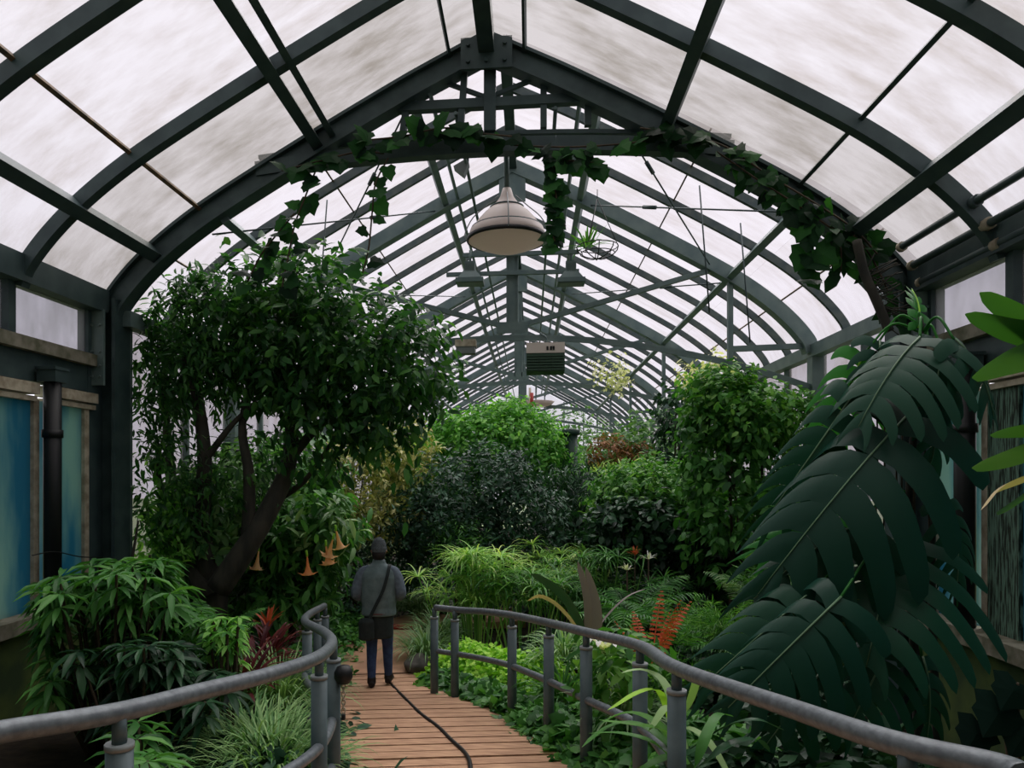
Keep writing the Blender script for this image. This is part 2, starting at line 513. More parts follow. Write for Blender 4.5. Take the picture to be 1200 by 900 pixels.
FAR_END = 38.1
TRUSS_Y = [11.1 + 5.4 * i for i in range(6)]
near_bars = [6.55, 5.0, 3.45, 1.9, 0.35, -1.2, -2.75]
far_bars = [8.95, 10.02] + [t + 1.08 * k for t in TRUSS_Y[:-1] for k in (1, 2, 3, 4)]

mb = MB()
mb.beam((X0, -4, 7.30), (X0, Y_ARCH, 7.30), .17, .22)
mb.beam((X0F, Y_ARCH, 7.34), (X0F, FAR_END, 7.34), .13, .16)
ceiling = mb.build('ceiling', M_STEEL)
ceiling['kind'] = 'structure'

# panes of roof glass
def pane_mesh(u0, u1, w, nm):
    us = np.linspace(u0, u1, 6)
    V = []
    for u in us:
        n = roof_n(u if abs(u) > .02 else math.copysign(.03, u0 + u1)); p = Vector((u, 0, roof_z(u))) + n * .012
        V += [(p.x, -w / 2, p.z), (p.x, w / 2, p.z)]
    return np_mesh('pane', V, [t for i in range(5) for t in ((2*i, 2*i+2, 2*i+3), (2*i, 2*i+3, 2*i+1))])
rng = np.random.default_rng(5)
def glaze(edges, rows, x0, mats):
    cache = {}
    for a, b in zip(edges[:-1], edges[1:]):
        for s in (-1, 1):
            for k, (u0, u1) in enumerate(rows):
                m = mats(a, b, s, k)
                key = (s, k, round(b - a, 3), m.name)
                if key not in cache:
                    cache[key] = pane_mesh(s * u0, s * u1, b - a, 'pane'); cache[key].materials.append(m)
                put('pane', cache[key], None, ceiling, (x0, (a + b) / 2, .004 * k))
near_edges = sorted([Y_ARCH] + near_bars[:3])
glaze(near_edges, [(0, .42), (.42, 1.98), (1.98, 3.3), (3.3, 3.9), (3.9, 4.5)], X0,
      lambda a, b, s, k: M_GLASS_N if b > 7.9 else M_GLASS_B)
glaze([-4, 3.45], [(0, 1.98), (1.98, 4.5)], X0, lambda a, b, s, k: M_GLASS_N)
far_edges = sorted([Y_ARCH, FAR_END] + far_bars + TRUSS_Y[:-1])
glaze(far_edges, [(0, 1.1), (1.1, 2.2), (2.2, 3.5), (3.5, 4.5)], X0F, lambda a, b, s, k: M_GLASS_F)

# glazing bars, purlins
nb = roof_bar(MB(), 0, .055, .13)
me_nb = nb.mesh('glazing_bar'); me_nb.materials.append(M_STEEL)
for y in near_bars: put('glazing_bar', me_nb, None, ceiling, (X0, y, 0))
me_fb = roof_bar(MB(), 0, .03, .10).mesh('glazing_bar'); me_fb.materials.append(M_BAR)
for y in far_bars: put('glazing_bar', me_fb, None, ceiling, (X0F, y, 0))
for s in (-1, 1):
    m = MB(); long_bar(m, s * 1.98, -4, Y_ARCH, .12, .16, .02, X0)
    if s < 0: long_bar(m, s * 1.80, -4, Y_ARCH, .07, .10, .05, X0)
    m.build('purlin', M_STEEL, ceiling)
    m = MB(); long_bar(m, s * 3.9, -4, Y_ARCH, .13, .16, .02, X0); m.build('purlin', M_STEEL, ceiling)
    m = MB(); long_bar(m, s * 3.3, 3.45, Y_ARCH, .04, .05, -.01, X0); m.build('lap_joint', M_RUST if s < 0 else M_STEEL, ceiling)
    m = MB(); long_bar(m, s * .42, 3.45, Y_ARCH, .03, .05, -.01, X0); m.build('lap_joint', M_STEEL, ceiling)
    m = MB(); long_bar(m, s * 1.1, Y_ARCH, FAR_END, .09, .12, .08, X0F)
    long_bar(m, s * .92, Y_ARCH, FAR_END, .04, .05, .16, X0F); m.build('purlin', M_TRUSS, ceiling)
    m = MB(); long_bar(m, s * 3.3, Y_ARCH, FAR_END, .09, .12, .08, X0F); m.build('purlin', M_TRUSS, ceiling)
    for u in (2.2, 3.95):
        m = MB(); long_bar(m, s * u, Y_ARCH, FAR_END, .02, .03, -.01, X0F); m.build('lap_joint', M_RUST, ceiling)
    m = MB(); m.beam((X0F + s * 4.42, Y_ARCH, 4.42), (X0F + s * 4.42, FAR_END, 4.42), .16, .18); m.build('eave_beam', M_TRUSS, ceiling)
    m = MB(); m.tube([(X0F + s * .55, Y_ARCH, 6.62), (X0F + s * .55, FAR_END, 6.62)], .022, 6); m.build('conduit', M_TRUSS, ceiling)
    # slack bracing rods in the roof plane
    for (ya, ua, yb, ub) in ((11.1, 1.15, 8.1, 3.4), (11.1, 3.3, 16.4, 1.2), (8.1, 1.15, 11.0, 2.9)):
        p = Vector((X0F + s * ua, ya, roof_z(ua) - .2)); q = Vector((X0F + s * ub, yb, roof_z(ub) - .2))
        c = (p + q) / 2; mm = MB(); mm.tube([p, q], .011, 5)
        mm.tube([p.lerp(q, .3), p.lerp(q, .36)], .028, 6); mm.build('brace_rod', M_STEEL, ceiling)
    for (yy, uu, z1) in ((9.6, 2.95, 4.3), (9.2, 2.35, 4.6)):
        mm = MB(); mm.tube([(X0F + s * uu, yy, roof_z(uu) - .05), (X0F + s * (uu + .12), yy, z1)], .010, 5); mm.build('hanger_rod', M_STEEL, ceiling)

# the big arched frame that carries the vines
m = MB()
roof_bar(m, 0, .045, .24, .0)
roof_bar(m, 0, .11, .035, -.01)
roof_bar(m, 0, .11, .035, .215)
arch = m.build('arch_frame', M_STEEL, ceiling, (X0, Y_ARCH, 0))
m = MB()
cz = lambda u: 6.22 - .022 * u * u
us = np.linspace(-2.62, 2.62, 15)
for a, b in zip(us[:-1], us[1:]):
    m.beam((a, 0, cz(a)), (b, 0, cz(b)), .14, .16)
    m.beam((a, .05, cz(a) + .17), (b, .05, cz(b) + .17), .05, .045)
m.build('tie_beam', M_STEEL, arch)
m = MB(); m.beam((-1.0, .04, 6.72), (1.15, .04, 6.72), .10, .10); m.beam((.03, .04, 7.2), (.03, .04, 6.4), .13, .13, (0, 1, 0))
for u in (-.95, -.3, .62, 1.1):
    m.beam((u, .04, 6.42), (u + .05 * (u < 0) - .0, .04, roof_z(u) - .2), .07, .07, (0, 1, 0))
m.beam((-.55, .05, 7.02), (.1, .05, 6.75), .04, .05, (0, 1, 0)); m.beam((.65, .05, 7.02), (-.1, .05, 6.75), .04, .05, (0, 1, 0))
m.build('lattice', M_STEEL, arch)
m = MB(); m.box((-.28, -.14, 7.02), (.28, -.10, 7.36)); 
for a in (-.2, 0, .2):
    for b in (7.1, 7.28): m.tube([(a, -.17, b), (a, -.13, b)], .022, 6)
m.build('gusset_plate', M_STEEL, arch)

# trusses of the long house
def truss_meshes():
    r = MB(); roof_bar(r, 0, .05, .20, .02); roof_bar(r, 0, .10, .025, .21)
    k = MB(); k.beam((0, 0, 7.2), (0, 0, 4.83), .07, .16, (1, 0, 0)); k.box((-.09, -.06, 4.83), (-.07, .06, 7.2)); k.box((.07, -.06, 4.83), (.09, .06, 7.2))
    k.box((-.2, -.08, 6.75), (.2, -.05, 7.2)); k.box((-.24, -.06, 4.76), (.24, -.03, 4.93))
    t = MB(); c = lambda u: 4.72 - .0425 * u * u; us = np.linspace(-4.45, 4.45, 21)
    for a, b in zip(us[:-1], us[1:]):
        t.beam((a, 0, c(a)), (b, 0, c(b)), .11, .035); t.beam((a, -.04, c(a) - .03), (b, -.04, c(b) - .03), .025, .09)
    out = [('rafter', r), ('king_post', k), ('tie_beam', t)]
    for s in (-1, 1):
        q = MB(); q.beam((s * .06, 0, 4.86), (s * 2.98, 0, 5.66), .07, .09, (0, 1, 0)); out.append(('strut', q))
        q = MB(); q.beam((s * 3.22, 0, 5.62), (s * 3.22, 0, 4.30), .07, .09, (0, 1, 0)); out.append(('hanger', q))
        q = MB(); q.beam((s * 3.22, 0, 4.47), (s * 4.4, 0, 4.50), .08, .08, (0, 1, 0)); out.append(('strut', q))
    return [(n, b.mesh(n)) for n, b in out]
TM = truss_meshes()
for _, me in TM: me.materials.append(M_TRUSS)
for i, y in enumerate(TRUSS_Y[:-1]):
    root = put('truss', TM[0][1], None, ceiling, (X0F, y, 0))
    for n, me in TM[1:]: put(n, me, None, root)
# valley beam and end frames hidden at the far gable
m = MB()
for u in np.linspace(-4, 4, 9): m.beam((X0F + u, FAR_END, 1), (X0F + u, FAR_END, roof_z(u)), .06, .08, (0, 1, 0))
for z in (2.4, 3.6, 4.8): m.beam((X0F - 4.4, FAR_END, z), (X0F + 4.4, FAR_END, z), .08, .08)
wf = m.build('wall_far', M_TRUSS); wf['kind'] = 'structure'
us = list(np.linspace(-4.5, 4.5, 19))
V = [(X0F + u, FAR_END + .06, 0) for u in us] + [(X0F + u, FAR_END + .06, roof_z(u)) for u in us]
put('pane', np_mesh('pane', V, [t for i in range(18) for t in ((i, i+1, i+20), (i, i+20, i+19))]), M_MILK, wf)

# side walls
def wall(side):
    s = -1 if side == 'left' else 1
    xw = X0 + s * HW
    I = lambda d: xw - s * d                     # d metres into the room from the wall line
    def bx(m, d0, y0, z0, d1, y1, z1):
        a, b = sorted((I(d0), I(d1))); m.box((a, y0, z0), (b, y1, z1)); return m
    w = bx(MB(), -.25, -4, -.3, .12, 7.85, 1.10).build('wall_' + side, M_MOSS); w['kind'] = 'structure'
    bx(MB(), -.25, -4, 1.10, .22, 7.82, 1.24).build('sill', M_SILL, w)
    bx(MB(), -.1, -4, 4.46, .16, 7.9, 4.72).build('eave_beam', M_STEEL, w)
    bx(MB(), -.1, -4, 3.83, .10, 7.8, 3.96).build('clerestory_sill', M_SILL, w)
    bx(MB(), -.1, -4, 3.54, .02, 7.9, 3.83).build('lintel', M_STEEL, w)
    for y0, y1 in ((6.99, 7.78), (5.4, 6.8), (2.4, 5.35)):
        m = bx(MB(), -.1, y0, 3.41, .10, y1, 3.52); bx(m, -.1, y0, 3.34, .07, y1, 3.39); m.build('cover_rail', M_OFFW, w)
    ys = [7.75, 6.46, 5.2, 3.94, 2.68, -4]
    for a, b in zip(ys[1:], ys[:-1]):
        bx(MB(), -.02, a + .05, 3.96, -.01, b - .05, 4.46).build('clerestory_pane', M_MILK, w)
        bx(MB(), -.06, a - .05, 3.96, .06, a + .05, 4.46).build('mullion', M_STEEL, w)
    for y0, y1, mt in ((6.98, 7.62, M_BLUE), (5.45, 6.80, M_BLUE), (3.6, 5.40, M_BLUE), (-4, 3.55, M_BLUE)):
        bx(MB(), -.06, y0, 1.24, .0, y1, 3.36).build('blue_board', mt, w)
    if s > 0:
        bx(MB(), .0, 6.38, 1.24, .035, 6.80, 3.36).build('peeling_board', M_PEEL, w)
    for y in (7.67, 6.84, 5.42, 3.57):
        bx(MB(), -.06, y - .05, 1.24, .04, y + .03, 3.36).build('frame_strip', M_OFFW, w)
    # columns of the arch
    c = MB(); bx(c, -.10, 7.70, 0, .03, 8.2, 4.5); bx(c, .03, 7.97, 0, .22, 8.03, 4.6); bx(c, .22, 7.84, 0, .26, 8.16, 4.62)
    col = c.build('column', M_STEEL, w)
    g = bx(MB(), .0, 7.76, 3.62, .17, 7.80, 4.48)
    for d in (.04, .13):
        for z in (3.72, 3.84, 4.0, 4.3): g.tube([(I(d), 7.735, z), (I(d), 7.765, z)], .016, 6)
    g.build('gusset_plate', M_TRUSS, col)
    # far part: low wall, glass between the trusses
    xf = X0F + s * HW
    J = lambda d: xf - s * d
    def fx(m, d0, y0, z0, d1, y1, z1):
        a, b = sorted((J(d0), J(d1))); m.box((a, y0, z0), (b, y1, z1)); return m
    fx(MB(), -.2, 8.2, -.3, .1, FAR_END, 1.1).build('low_wall', M_MOSS, w)
    for t in TRUSS_Y[:-1]: fx(MB(), -.05, t - .1, 0, .15, t + .1, 4.45).build('column', M_TRUSS, w)
    ys = [8.2] + TRUSS_Y
    for a, b in zip(ys[:-1], ys[1:]):
        n = 2 if b - a < 4 else 4
        for k in range(n):
            y0, y1 = a + (b - a) * k / n, a + (b - a) * (k + 1) / n
            fx(MB(), -.02, y0 + .03, 1.1, -.01, y1 - .03, 4.4).build('side_pane', M_GLASS_F, w)
            fx(MB(), -.05, y0 - .03, 1.1, .05, y0 + .03, 4.4).build('mullion', M_TRUSS, w)
    # drain pipe in front of the boards
    p = MB(); x = I(.16)
    p.tube([(x, 6.9, 1.25), (x, 6.9, 3.62)], .085, 12); p.tube([(x, 6.9, 2.98), (x, 6.9, 3.06)], .1, 12)
    dp = p.build('drain_pipe', M_BLACK, None, None, (x, 6.9, 1.24))
    tag(dp, 'thick black drain pipe running down the blue boards of the %s wall' % side, 'pipe')
    h = MB(); h.box((-.10, -.10, 2.30), (.10, .10, 2.44)); h.box((-.11, -.115, 2.42), (.11, .115, 2.45)); h.build('hopper', M_STEEL, dp)
    return w
wall_left = wall('left'); wall_right = wall('right')
m = MB(); m.box((-6, -4.3, -.3), (5, -4.0, 7.6))
wb = m.build('wall_back', M_MOSS); wb['kind'] = 'structure'

# floor: planted soil inside, dull ground outside
nx, ny = 46, 110
V = []; xs = np.linspace(-4.9, 4.3, nx); ys = np.linspace(-4, FAR_END, ny)
for y in ys:
    for x in xs: V.append((x, y, soil(x, y) - .02))
T = []
for j in range(ny - 1):
    for i in range(nx - 1):
        a = j * nx + i
        T += [(a, a + 1, a + nx + 1), (a, a + nx + 1, a + nx)]
fl = put('floor', np_mesh('floor', V, T), M_SOIL); fl['kind'] = 'structure'
m = MB(); m.box((-60, -40, -.6), (60, 90, -.4)); m.build('outside_ground', M_MOSS, fl)

# walkway of planks sloping down from the camera, then a compacted path
LE = [(0, -1.9), (1.5, -1.75), (2.22, -1.45), (2.93, -1.12), (3.94, -.78), (4.7, -.88), (5.46, -1.06), (6.4, -1.42), (7.2, -1.56), (8.67, -1.68), (9.5, -1.78), (10.2, -1.80)]
RE = [(0, 1.8), (1.5, 1.55), (2.5, 1.30), (3.56, 1.18), (4.5, 1.14), (5.43, .93), (6.2, .78), (7.1, .58), (8.0, .24), (8.85, -.12), (9.5, -.43), (10.2, -.60)]
def lerp_tab(tab, z): return float(np.interp(z, [a for a, _ in tab], [b for _, b in tab]))
def deck_pt(xr, zd, dz=0):
    x, y = xr * CS - zd * SN, xr * SN + zd * CS
    return (x, y, ramp(y) + dz)
walk = empty('walkway', deck_pt(0, 5), None, None, None, 'structure')
walk.name = 'trim_1'
rngp = random.Random(3)
pitch = .20
z = .6
while z < 9.75:
    V = []
    skL = -.30; j = rngp.uniform(-.004, .004)
    for (e, zz) in ((0, z), (1, z), (1, z + pitch - .028), (0, z + pitch - .028)):
        za = zz + (skL if e == 0 else .0)
        xr = lerp_tab(LE, za) if e == 0 else lerp_tab(RE, zz)
        V.append(Vector(deck_pt(xr, za, j)) - walk.location)
    V += [v - Vector((0, 0, .05)) for v in V[:4]]
    mm = MB(); mm.add(V, [(0, 1, 2, 3), (7, 6, 5, 4), (0, 4, 5, 1), (1, 5, 6, 2), (2, 6, 7, 3), (3, 7, 4, 0)])
    mm.build('plank', M_PLANK, walk)
    z += pitch
PL = [(9.4, -1.8), (10.3, -1.85), (11.2, -1.8), (12.2, -1.55), (13.2, -1.15), (13.9, -.4), (14.2, 1.2)]
PR = [(9.55, -.42), (10.2, -.62), (10.7, -.72), (11.3, -.70), (12.0, -.60), (12.6, -.2), (12.9, 1.2)]
a = smooth_path([(x, zd, 0) for zd, x in PL], 4); b = smooth_path([(x, zd, 0) for zd, x in PR], 4)
V = []
for p, q in zip(a, b): V += [deck_pt(p.x, p.y, .012), deck_pt(q.x, q.y, .012)]
V2 = [(x, y, z - .12) for x, y, z in V]
n = len(a)
mm = MB(); mm.add(V + V2, [(2*i, 2*i+1, 2*i+3, 2*i+2) for i in range(n-1)] + [(2*i, 2*i+2, 2*n+2*i+2, 2*n+2*i) for i in range(n-1)] + [(2*i+1, 2*n+2*i+1, 2*n+2*i+3, 2*i+3) for i in range(n-1)])
pt = mm.build('trim_2', M_PATH); pt['kind'] = 'structure'

# ================================================================== FITTINGS
# handrails
def rail_pt(px, py):
    zd = .52 / ((py - PY) / F - .12)
    return W(px, py, zd)
def handrail(name, label, pts, posts, lows, r=.036):
    P = smooth_path(pts, 8)
    root = empty(name, (P[0].x, P[0].y, ramp(P[0].y)), label, 'handrail')
    o = root.location
    MB().tube([p - o for p in P], r, 12).build('top_rail', M_RAIL, root)
    for dz, i0, i1 in lows:
        MB().tube([p - o + Vector((0, 0, dz)) for p in smooth_path(pts[i0:i1], 8)], r * .85, 10).build('lower_rail', M_RAIL, root)
    for p in posts:
        zb = ramp(p.y) - .25
        q = p - o
        b = zb - o.z
        ob = MB().tube([(q.x, q.y, b), (q.x, q.y, q.z - .12)], .046, 12).build('post', M_POST, root)
        MB().tube([(q.x, q.y, q.z - .125), (q.x, q.y, q.z - .105)], .049, 12).build('post_cap', M_CAP, ob)
        MB().tube([(q.x, q.y, q.z - .11), (q.x, q.y, q.z - .01)], .026, 8).build('post_neck', M_POST, ob)
    return root
rp = [rail_pt(*p) for p in ((1200, 912), (1167, 898), (1050, 871), (933, 832), (793, 783), (750, 757), (687, 741), (643, 730), (600, 721))]
rq = [rail_pt(600, 721), rail_pt(570, 717), W(540, 715, 8.15), W(510, 712, 8.4)]
posts_r = [rail_pt(*p) for p in ((1063, 875), (793, 783), (750, 757), (687, 741), (643, 730), (600, 721))] + [W(533, 715, 8.2), W(509, 712, 8.4)]
handrail('handrail', 'grey tubular handrail curving along the right edge of the boardwalk', rp + rq[1:], posts_r, [(-.5, 4, 12)])
lpx = ((-40, 871), (0, 858), (133, 836), (233, 811), (317, 790), (373, 770), (389, 753), (380, 741), (358, 729), (362, 720), (380, 711))
lp = [rail_pt(*p) for p in lpx]
lp[-1] = W(380, 710, 8.4)
handrail('handrail', 'grey tubular handrail winding along the left edge of the boardwalk', lp,
         [rail_pt(140, 835), rail_pt(374, 769), rail_pt(391, 753), rail_pt(360, 726), W(372, 714, 7.9), W(381, 711, 8.4)], [(-.5, 2, 11), (-.80, 5, 9)])

# heating pipes under the right eave
for k, (x, zz, lab) in enumerate(((3.70, 4.89, 'topmost dark heating pipe of three under the right eave'), (3.80, 4.70, 'middle dark heating pipe of three under the right eave'), (3.88, 4.53, 'lowest dark heating pipe of three, just above the right eave beam'))):
    root = MB().tube([(x, -3.9, zz), (x, 7.68, zz)], .036, 10).build('heating_pipe', M_STEEL, None, None, (x, 7.68, zz))
    tag(root, lab, 'pipe', 'heating pipes under the eave')
    MB().tube([(0, -.03, 0), (0, .02, 0)], .05, 10).build('pipe_cap', M_OFFW, root)
    MB().tube([(0, -1.25, 0), (0, -1.16, 0)], .052, 10).build('pipe_collar', M_OFFW if k else M_STEEL, root)

# thin wire slung across the left blue boards
xw = X0 - HW
pts = [W(-30, 650, 6.9), W(18, 646, 7.2), W(60, 652, 7.6), W(104, 653, 8.0)]
for p in pts: p.x = xw + .30
wr = MB().tube(smooth_path(pts, 5), .006, 5).build('wire', M_BLACK, None, None, pts[0])
tag(wr, 'thin black wire slung across the left blue boards', 'wire')

# big pendant lamp
lc = W(594, 281, 8.35)
S = 8.35 / F
root = empty('pendant_lamp', lc, 'large pale bell shaped pendant lamp with frosted lens below the arch', 'lamp')
prof = [(.5, 62), (5, 60), (8, 50), (15, 40), (17, 38), (19, 37), (26, 31), (34, 22), (40, 13)]
MB().lathe([(r * S, z * S) for r, z in prof], 36).build('reflector', M_LAMP, root)
MB().lathe([(r * S, z * S) for r, z in ((18, 37.3), (20, 38.2), (20, 36.6), (18, 36))], 36).build('neck_ring', M_STEEL, root)
MB().lathe([(r * S, z * S) for r, z in ((40, 13), (42.5, 12), (45, 5), (46, 2), (44, 1))], 36).build('lower_band', M_LAMP, root)
MB().lathe([(r * S, z * S) for r, z in ((40, 13.2), (42, 13.4), (42.2, 10.8), (40.5, 10.4))], 36).build('seam', M_STEEL, root)
MB().lathe([(r * S, z * S) for r, z in ((45, 2.5), (47.2, 2.2), (47.2, -1.6), (45, -2))], 36).build('rim', M_BLACK, root)
MB().lathe([(r * S, z * S) for r, z in ((46, -.5), (41, -3.5), (31, -8), (20, -12), (10, -14.6), (4, -15.6), (.3, -16))], 36).build('lens', M_LAMPD, root)
mm = MB()
for a in (-.2, 1.37, 2.94, 4.51):
    a -= 1.3
    mm.tube(smooth_path([(math.cos(a) * r * S, math.sin(a) * r * S, z * S) for r, z in ((10, 52), (24, 40), (40, 26), (49, 8), (47.5, 0))], 4), .007, 5)
mm.build('wire_guard', M_CAP, root)
MB().tube([(0, 0, 60 * S), (0, -.2, 6.28 - lc.z)], .03, 8).build('stem', M_TRUSS, root)

# lights on the cross arm of the first truss
T1 = 11.1
for (z, a, b) in ((5.72, -1.05, 1.05), (5.98, -.75, 1.0)):
    pass
ca = MB(); ca.beam((X0F - 1.0, T1 - .1, 5.66), (X0F + 1.0, T1 - .1, 5.66), .05, .06); ca.beam((X0F - .75, T1 - .1, 5.95), (X0F + 1.0, T1 - .1, 5.95), .05, .06)
root = ca.build('cross_arm', M_TRUSS, ceiling)
def floodlight(px, py, lab):
    c = W(px, py, 10.9); s = 10.9 / F
    root = empty('floodlight', c, lab, 'lamp', 'floodlights on the first truss')
    b = MB(); b.box((-6*s, -5*s, -2*s), (6*s, 5*s, 11*s))
    for k in range(-5, 6, 2): b.box((k*s - .006, -7*s, -2*s), (k*s + .006, 7*s, 9*s))
    b.add([(-14*s,-11*s,-10*s),(14*s,-11*s,-10*s),(14*s,11*s,-10*s),(-14*s,11*s,-10*s),(-7*s,-6*s,0),(7*s,-6*s,0),(7*s,6*s,0),(-7*s,6*s,0)],
          [(3,2,1,0),(4,5,6,7),(0,1,5,4),(1,2,6,5),(2,3,7,6),(3,0,4,7)])
    b.build('housing', M_TRUSS, root)
    MB().box((-16*s, -13*s, -15*s), (16*s, 13*s, -10*s)).build('lens_frame', M_TRUSS, root)
    MB().box((-13*s, -10*s, -15.6*s), (13*s, 10*s, -15*s)).build('lens', M_GREYBOX, root)
    MB().tube([(0, 0, 10*s), (0, 0, 5.98 - c.z)], .02, 6).build('bracket', M_TRUSS, root)
floodlight(551, 318, 'ribbed grey floodlight hanging left of the first king post')
floodlight(669, 318, 'ribbed grey floodlight hanging right of the first king post')

# heater unit
c = W(639, 421, 11.0); s = 11.0 / F
root = empty('unit_heater', c, 'boxy unit heater with cream top and green louvred front under the first truss', 'heater')
MB().box((-22*s, -.2, 5*s), (22*s, .25, 17*s)).build('casing', M_HEATW, root)
b = MB(); b.box((-22*s, -.19, -16*s), (22*s, .25, 5*s)); b.build('louvre_box', M_HEATG, root)
for k in range(3):
    for j in range(6):
        x0 = (-21 + 14.2 * k) * s
        MB().box((x0, -.215, (-15 + 3.2*j)*s), (x0 + 13.2*s, -.19, (-13.2 + 3.2*j)*s)).build('louvre', M_HEATG, root)
for x in (1, 5, 8): MB().box((x*s, -.207, 8*s), ((x+2.4)*s, -.195, 12.5*s)).build('slot', M_VENT, root)
mm = MB()
for x in (-18, 18): mm.tube([(x*s, 0, 17*s), (x*s, 0, 29*s)], .012, 5)
mm.tube(smooth_path([(0, -.05, 17*s), (1*s, -.08, 24*s), (-6*s, -.05, 30*s)], 4), .012, 5)
mm.build('hanger', M_TRUSS, root)
c = W(546, 407, 10.95)
root = empty('control_box', c, 'small grey control box fixed under the left of the first truss', 'box')
MB().box((-12*s, -.1, 0), (12*s, .1, 8*s)).build('lid', M_OFFW, root)
MB().box((-11*s, -.09, -8*s), (11*s, .1, 0)).build('body', M_GREYBOX, root)
c = W(542, 199, 9.4); s = 9.4 / F
root = empty('spotlight', c, 'small grey wedge shaped spotlight tilted left above the pendant lamp', 'lamp')
b = MB(); b.add([(-10*s,-.08,2*s),(2*s,-.08,-8*s),(8*s,-.08,6*s),(5*s,-.08,10*s),(-10*s,.08,2*s),(2*s,.08,-8*s),(8*s,.08,6*s),(5*s,.08,10*s)], [(0,1,2,3),(7,6,5,4),(0,4,5,1),(1,5,6,2),(2,6,7,3),(3,7,4,0)])
b.build('head', M_GREYBOX, root)
zt = roof_z(W(542, 199, 9.4).x - X0F) - .1 - c.z
MB().tube([(6*s, 0, 8*s), (7*s, 0, zt)], .018, 6).build('bracket', M_STEEL, root)

# drop hose with a red valve from the third truss, wire basket, far green post
c = W(621, 500, 20.5)
hs = MB().tube([(0, 0, -.75), (0, 0, 1.1)], .035, 8).build('drop_pipe', M_OFFW, None, c); tag(hs, 'pale vertical pipe with a red valve hanging far down the house', 'pipe')
MB().tube([(0.05, -.06, .45), (0.05, -.06, .95)], .05, 8).build('valve', M_RED, hs)
c = W(628, 478, 21.4)
ds = MB().lathe([(.05, .0), (.28, .03), (.46, .09), (.55, .18), (.52, .19), (.28, .06)], 24).build('hanging_dish', M_LAMP, None, c); tag(ds, 'shallow pale dish lamp hanging behind the red valve', 'lamp')
MB().tube([(0, 0, .05), (0, 0, 2.1)], .02, 5).build('stem', M_TRUSS, ds)
M_DKG = mat('dark_green_paint', srgb(30, 60, 50), .6)
c = W(669, 548, 16.2)
ps = MB().tube([(c.x, c.y, -.1), (c.x, c.y, c.z + .72)], .15, 10).build('post', M_DKG, None, None, (c.x, c.y, -.1)); tag(ps, 'thick dark green post standing among shrubs in the middle of the house', 'post')
MB().lathe([(.15, 0), (.2, .02), (.2, .12), (.02, .16)], 12, (0, 0, c.z + .82)).build('post_cap', M_DKG, ps)

# black cable down the boardwalk
pts = [on_deck(*p) for p in ((552, 912), (550, 893), (543, 882), (528, 868), (513, 853), (492, 837), (474, 819), (463, 808), (456, 800))]
cb = MB().tube(smooth_path([p + Vector((0, 0, .012)) for p in pts], 5), .018, 6).build('cable', M_CABLE, None, None, pts[-1])
tag(cb, 'black rubber cable lying along the middle of the boardwalk', 'cable')
# red hose on the path
pts = [W(x, y, 12.2) for x, y in ((440, 722), (455, 727), (468, 729), (482, 728), (494, 724))]
for p in pts: p.z = .05
pts = smooth_path(pts, 5)
hz = MB().tube(pts, .05, 8).build('hose', M_RED, None, None, pts[0]); tag(hz, 'red hose lying across the path behind the person', 'hose')
# edging stone, edging log
def rock(px, py, zd, sx, sy, sz, lab, seed):
    c = G(px, zd); c.z = ramp(c.y) + sz * .35
    r = np.random.default_rng(seed)
    bm = bmesh.new(); bmesh.ops.create_icosphere(bm, subdivisions=3, radius=1)
    for v in bm.verts:
        n = 1 + .12 * math.sin(v.co.x * 4 + seed) * math.cos(v.co.y * 3) + .08 * math.sin(v.co.z * 6)
        v.co = Vector((v.co.x * sx * n, v.co.y * sy * n, v.co.z * sz * n))
        if v.co.z < -sz * .4: v.co.z = -sz * .4
    me = bpy.data.meshes.new('stone'); bm.to_mesh(me); bm.free()
    for p in me.polygons: p.use_smooth = True
    tag(put('stone', me, M_STONE, None, c), lab, 'stone')
rock(491, 777, 9.7, .20, .25, .16, 'rounded grey stone at the far right end of the boardwalk', 1)
pts = [on_deck(*p) for p in ((538, 806), (556, 808), (580, 813))]
eg = MB().tube(smooth_path([p + Vector((0, 0, .05)) for p in pts], 4), .05, 8).build('edging_pipe', M_RAIL, None, None, pts[0])
tag(eg, 'short grey pipe lying on the right edge of the boardwalk', 'pipe')
# chain latch on the left rail
c = rail_pt(391, 753) + Vector((.07, -.02, -.20))
root = MB().lathe([(.0, -.06), (.04, -.055), (.06, -.02), (.06, .02), (.04, .055), (0, .06)], 14).build('chain_holder', M_BLACK, None, c)
tag(root, 'round black knob with a short chain on the left handrail post', 'chain')
ch = MB()
for k in range(7):
    z = -.075 - k * .026
    pts = [(.012 * math.cos(t) * (k % 2 == 0) , .012 * math.cos(t) * (k % 2), z + .019 * math.sin(t)) for t in np.linspace(0, 2 * PI, 9)]
    ch.tube(pts, .0045, 5, cap=False)
ch.build('chain', M_OFFW, root)
MB().tube([(0, 0, -.255), (0, 0, -.29)], .014, 8).build('chain_weight', M_BLACK, root)

# ================================================================== PLANTS
L_DARK = leafmat('dark_glossy_leaf', [srgb(16, 36, 26), srgb(30, 58, 38), srgb(44, 76, 48)], .35, .15)
L_MID = leafmat('mid_green_leaf', [srgb(34, 70, 34), srgb(54, 100, 46), srgb(78, 124, 58)], .4, .25)
L_BRIGHT = leafmat('bright_green_leaf', [srgb(36, 78, 32), srgb(60, 108, 44), srgb(98, 138, 66)], .45, .3)
L_LIME = leafmat('lime_leaf', [srgb(86, 136, 38), srgb(118, 162, 52), srgb(148, 180, 74)], .5, .3)
L_TREE = leafmat('tree_leaf', [srgb(20, 48, 26), srgb(40, 78, 40), srgb(68, 108, 54)], .36, .35)
L_VARI = leafmat('cream_variegated_leaf', [srgb(66, 88, 44), srgb(136, 136, 80), srgb(182, 176, 128), srgb(84, 100, 52), srgb(150, 142, 84)], .5, .25)
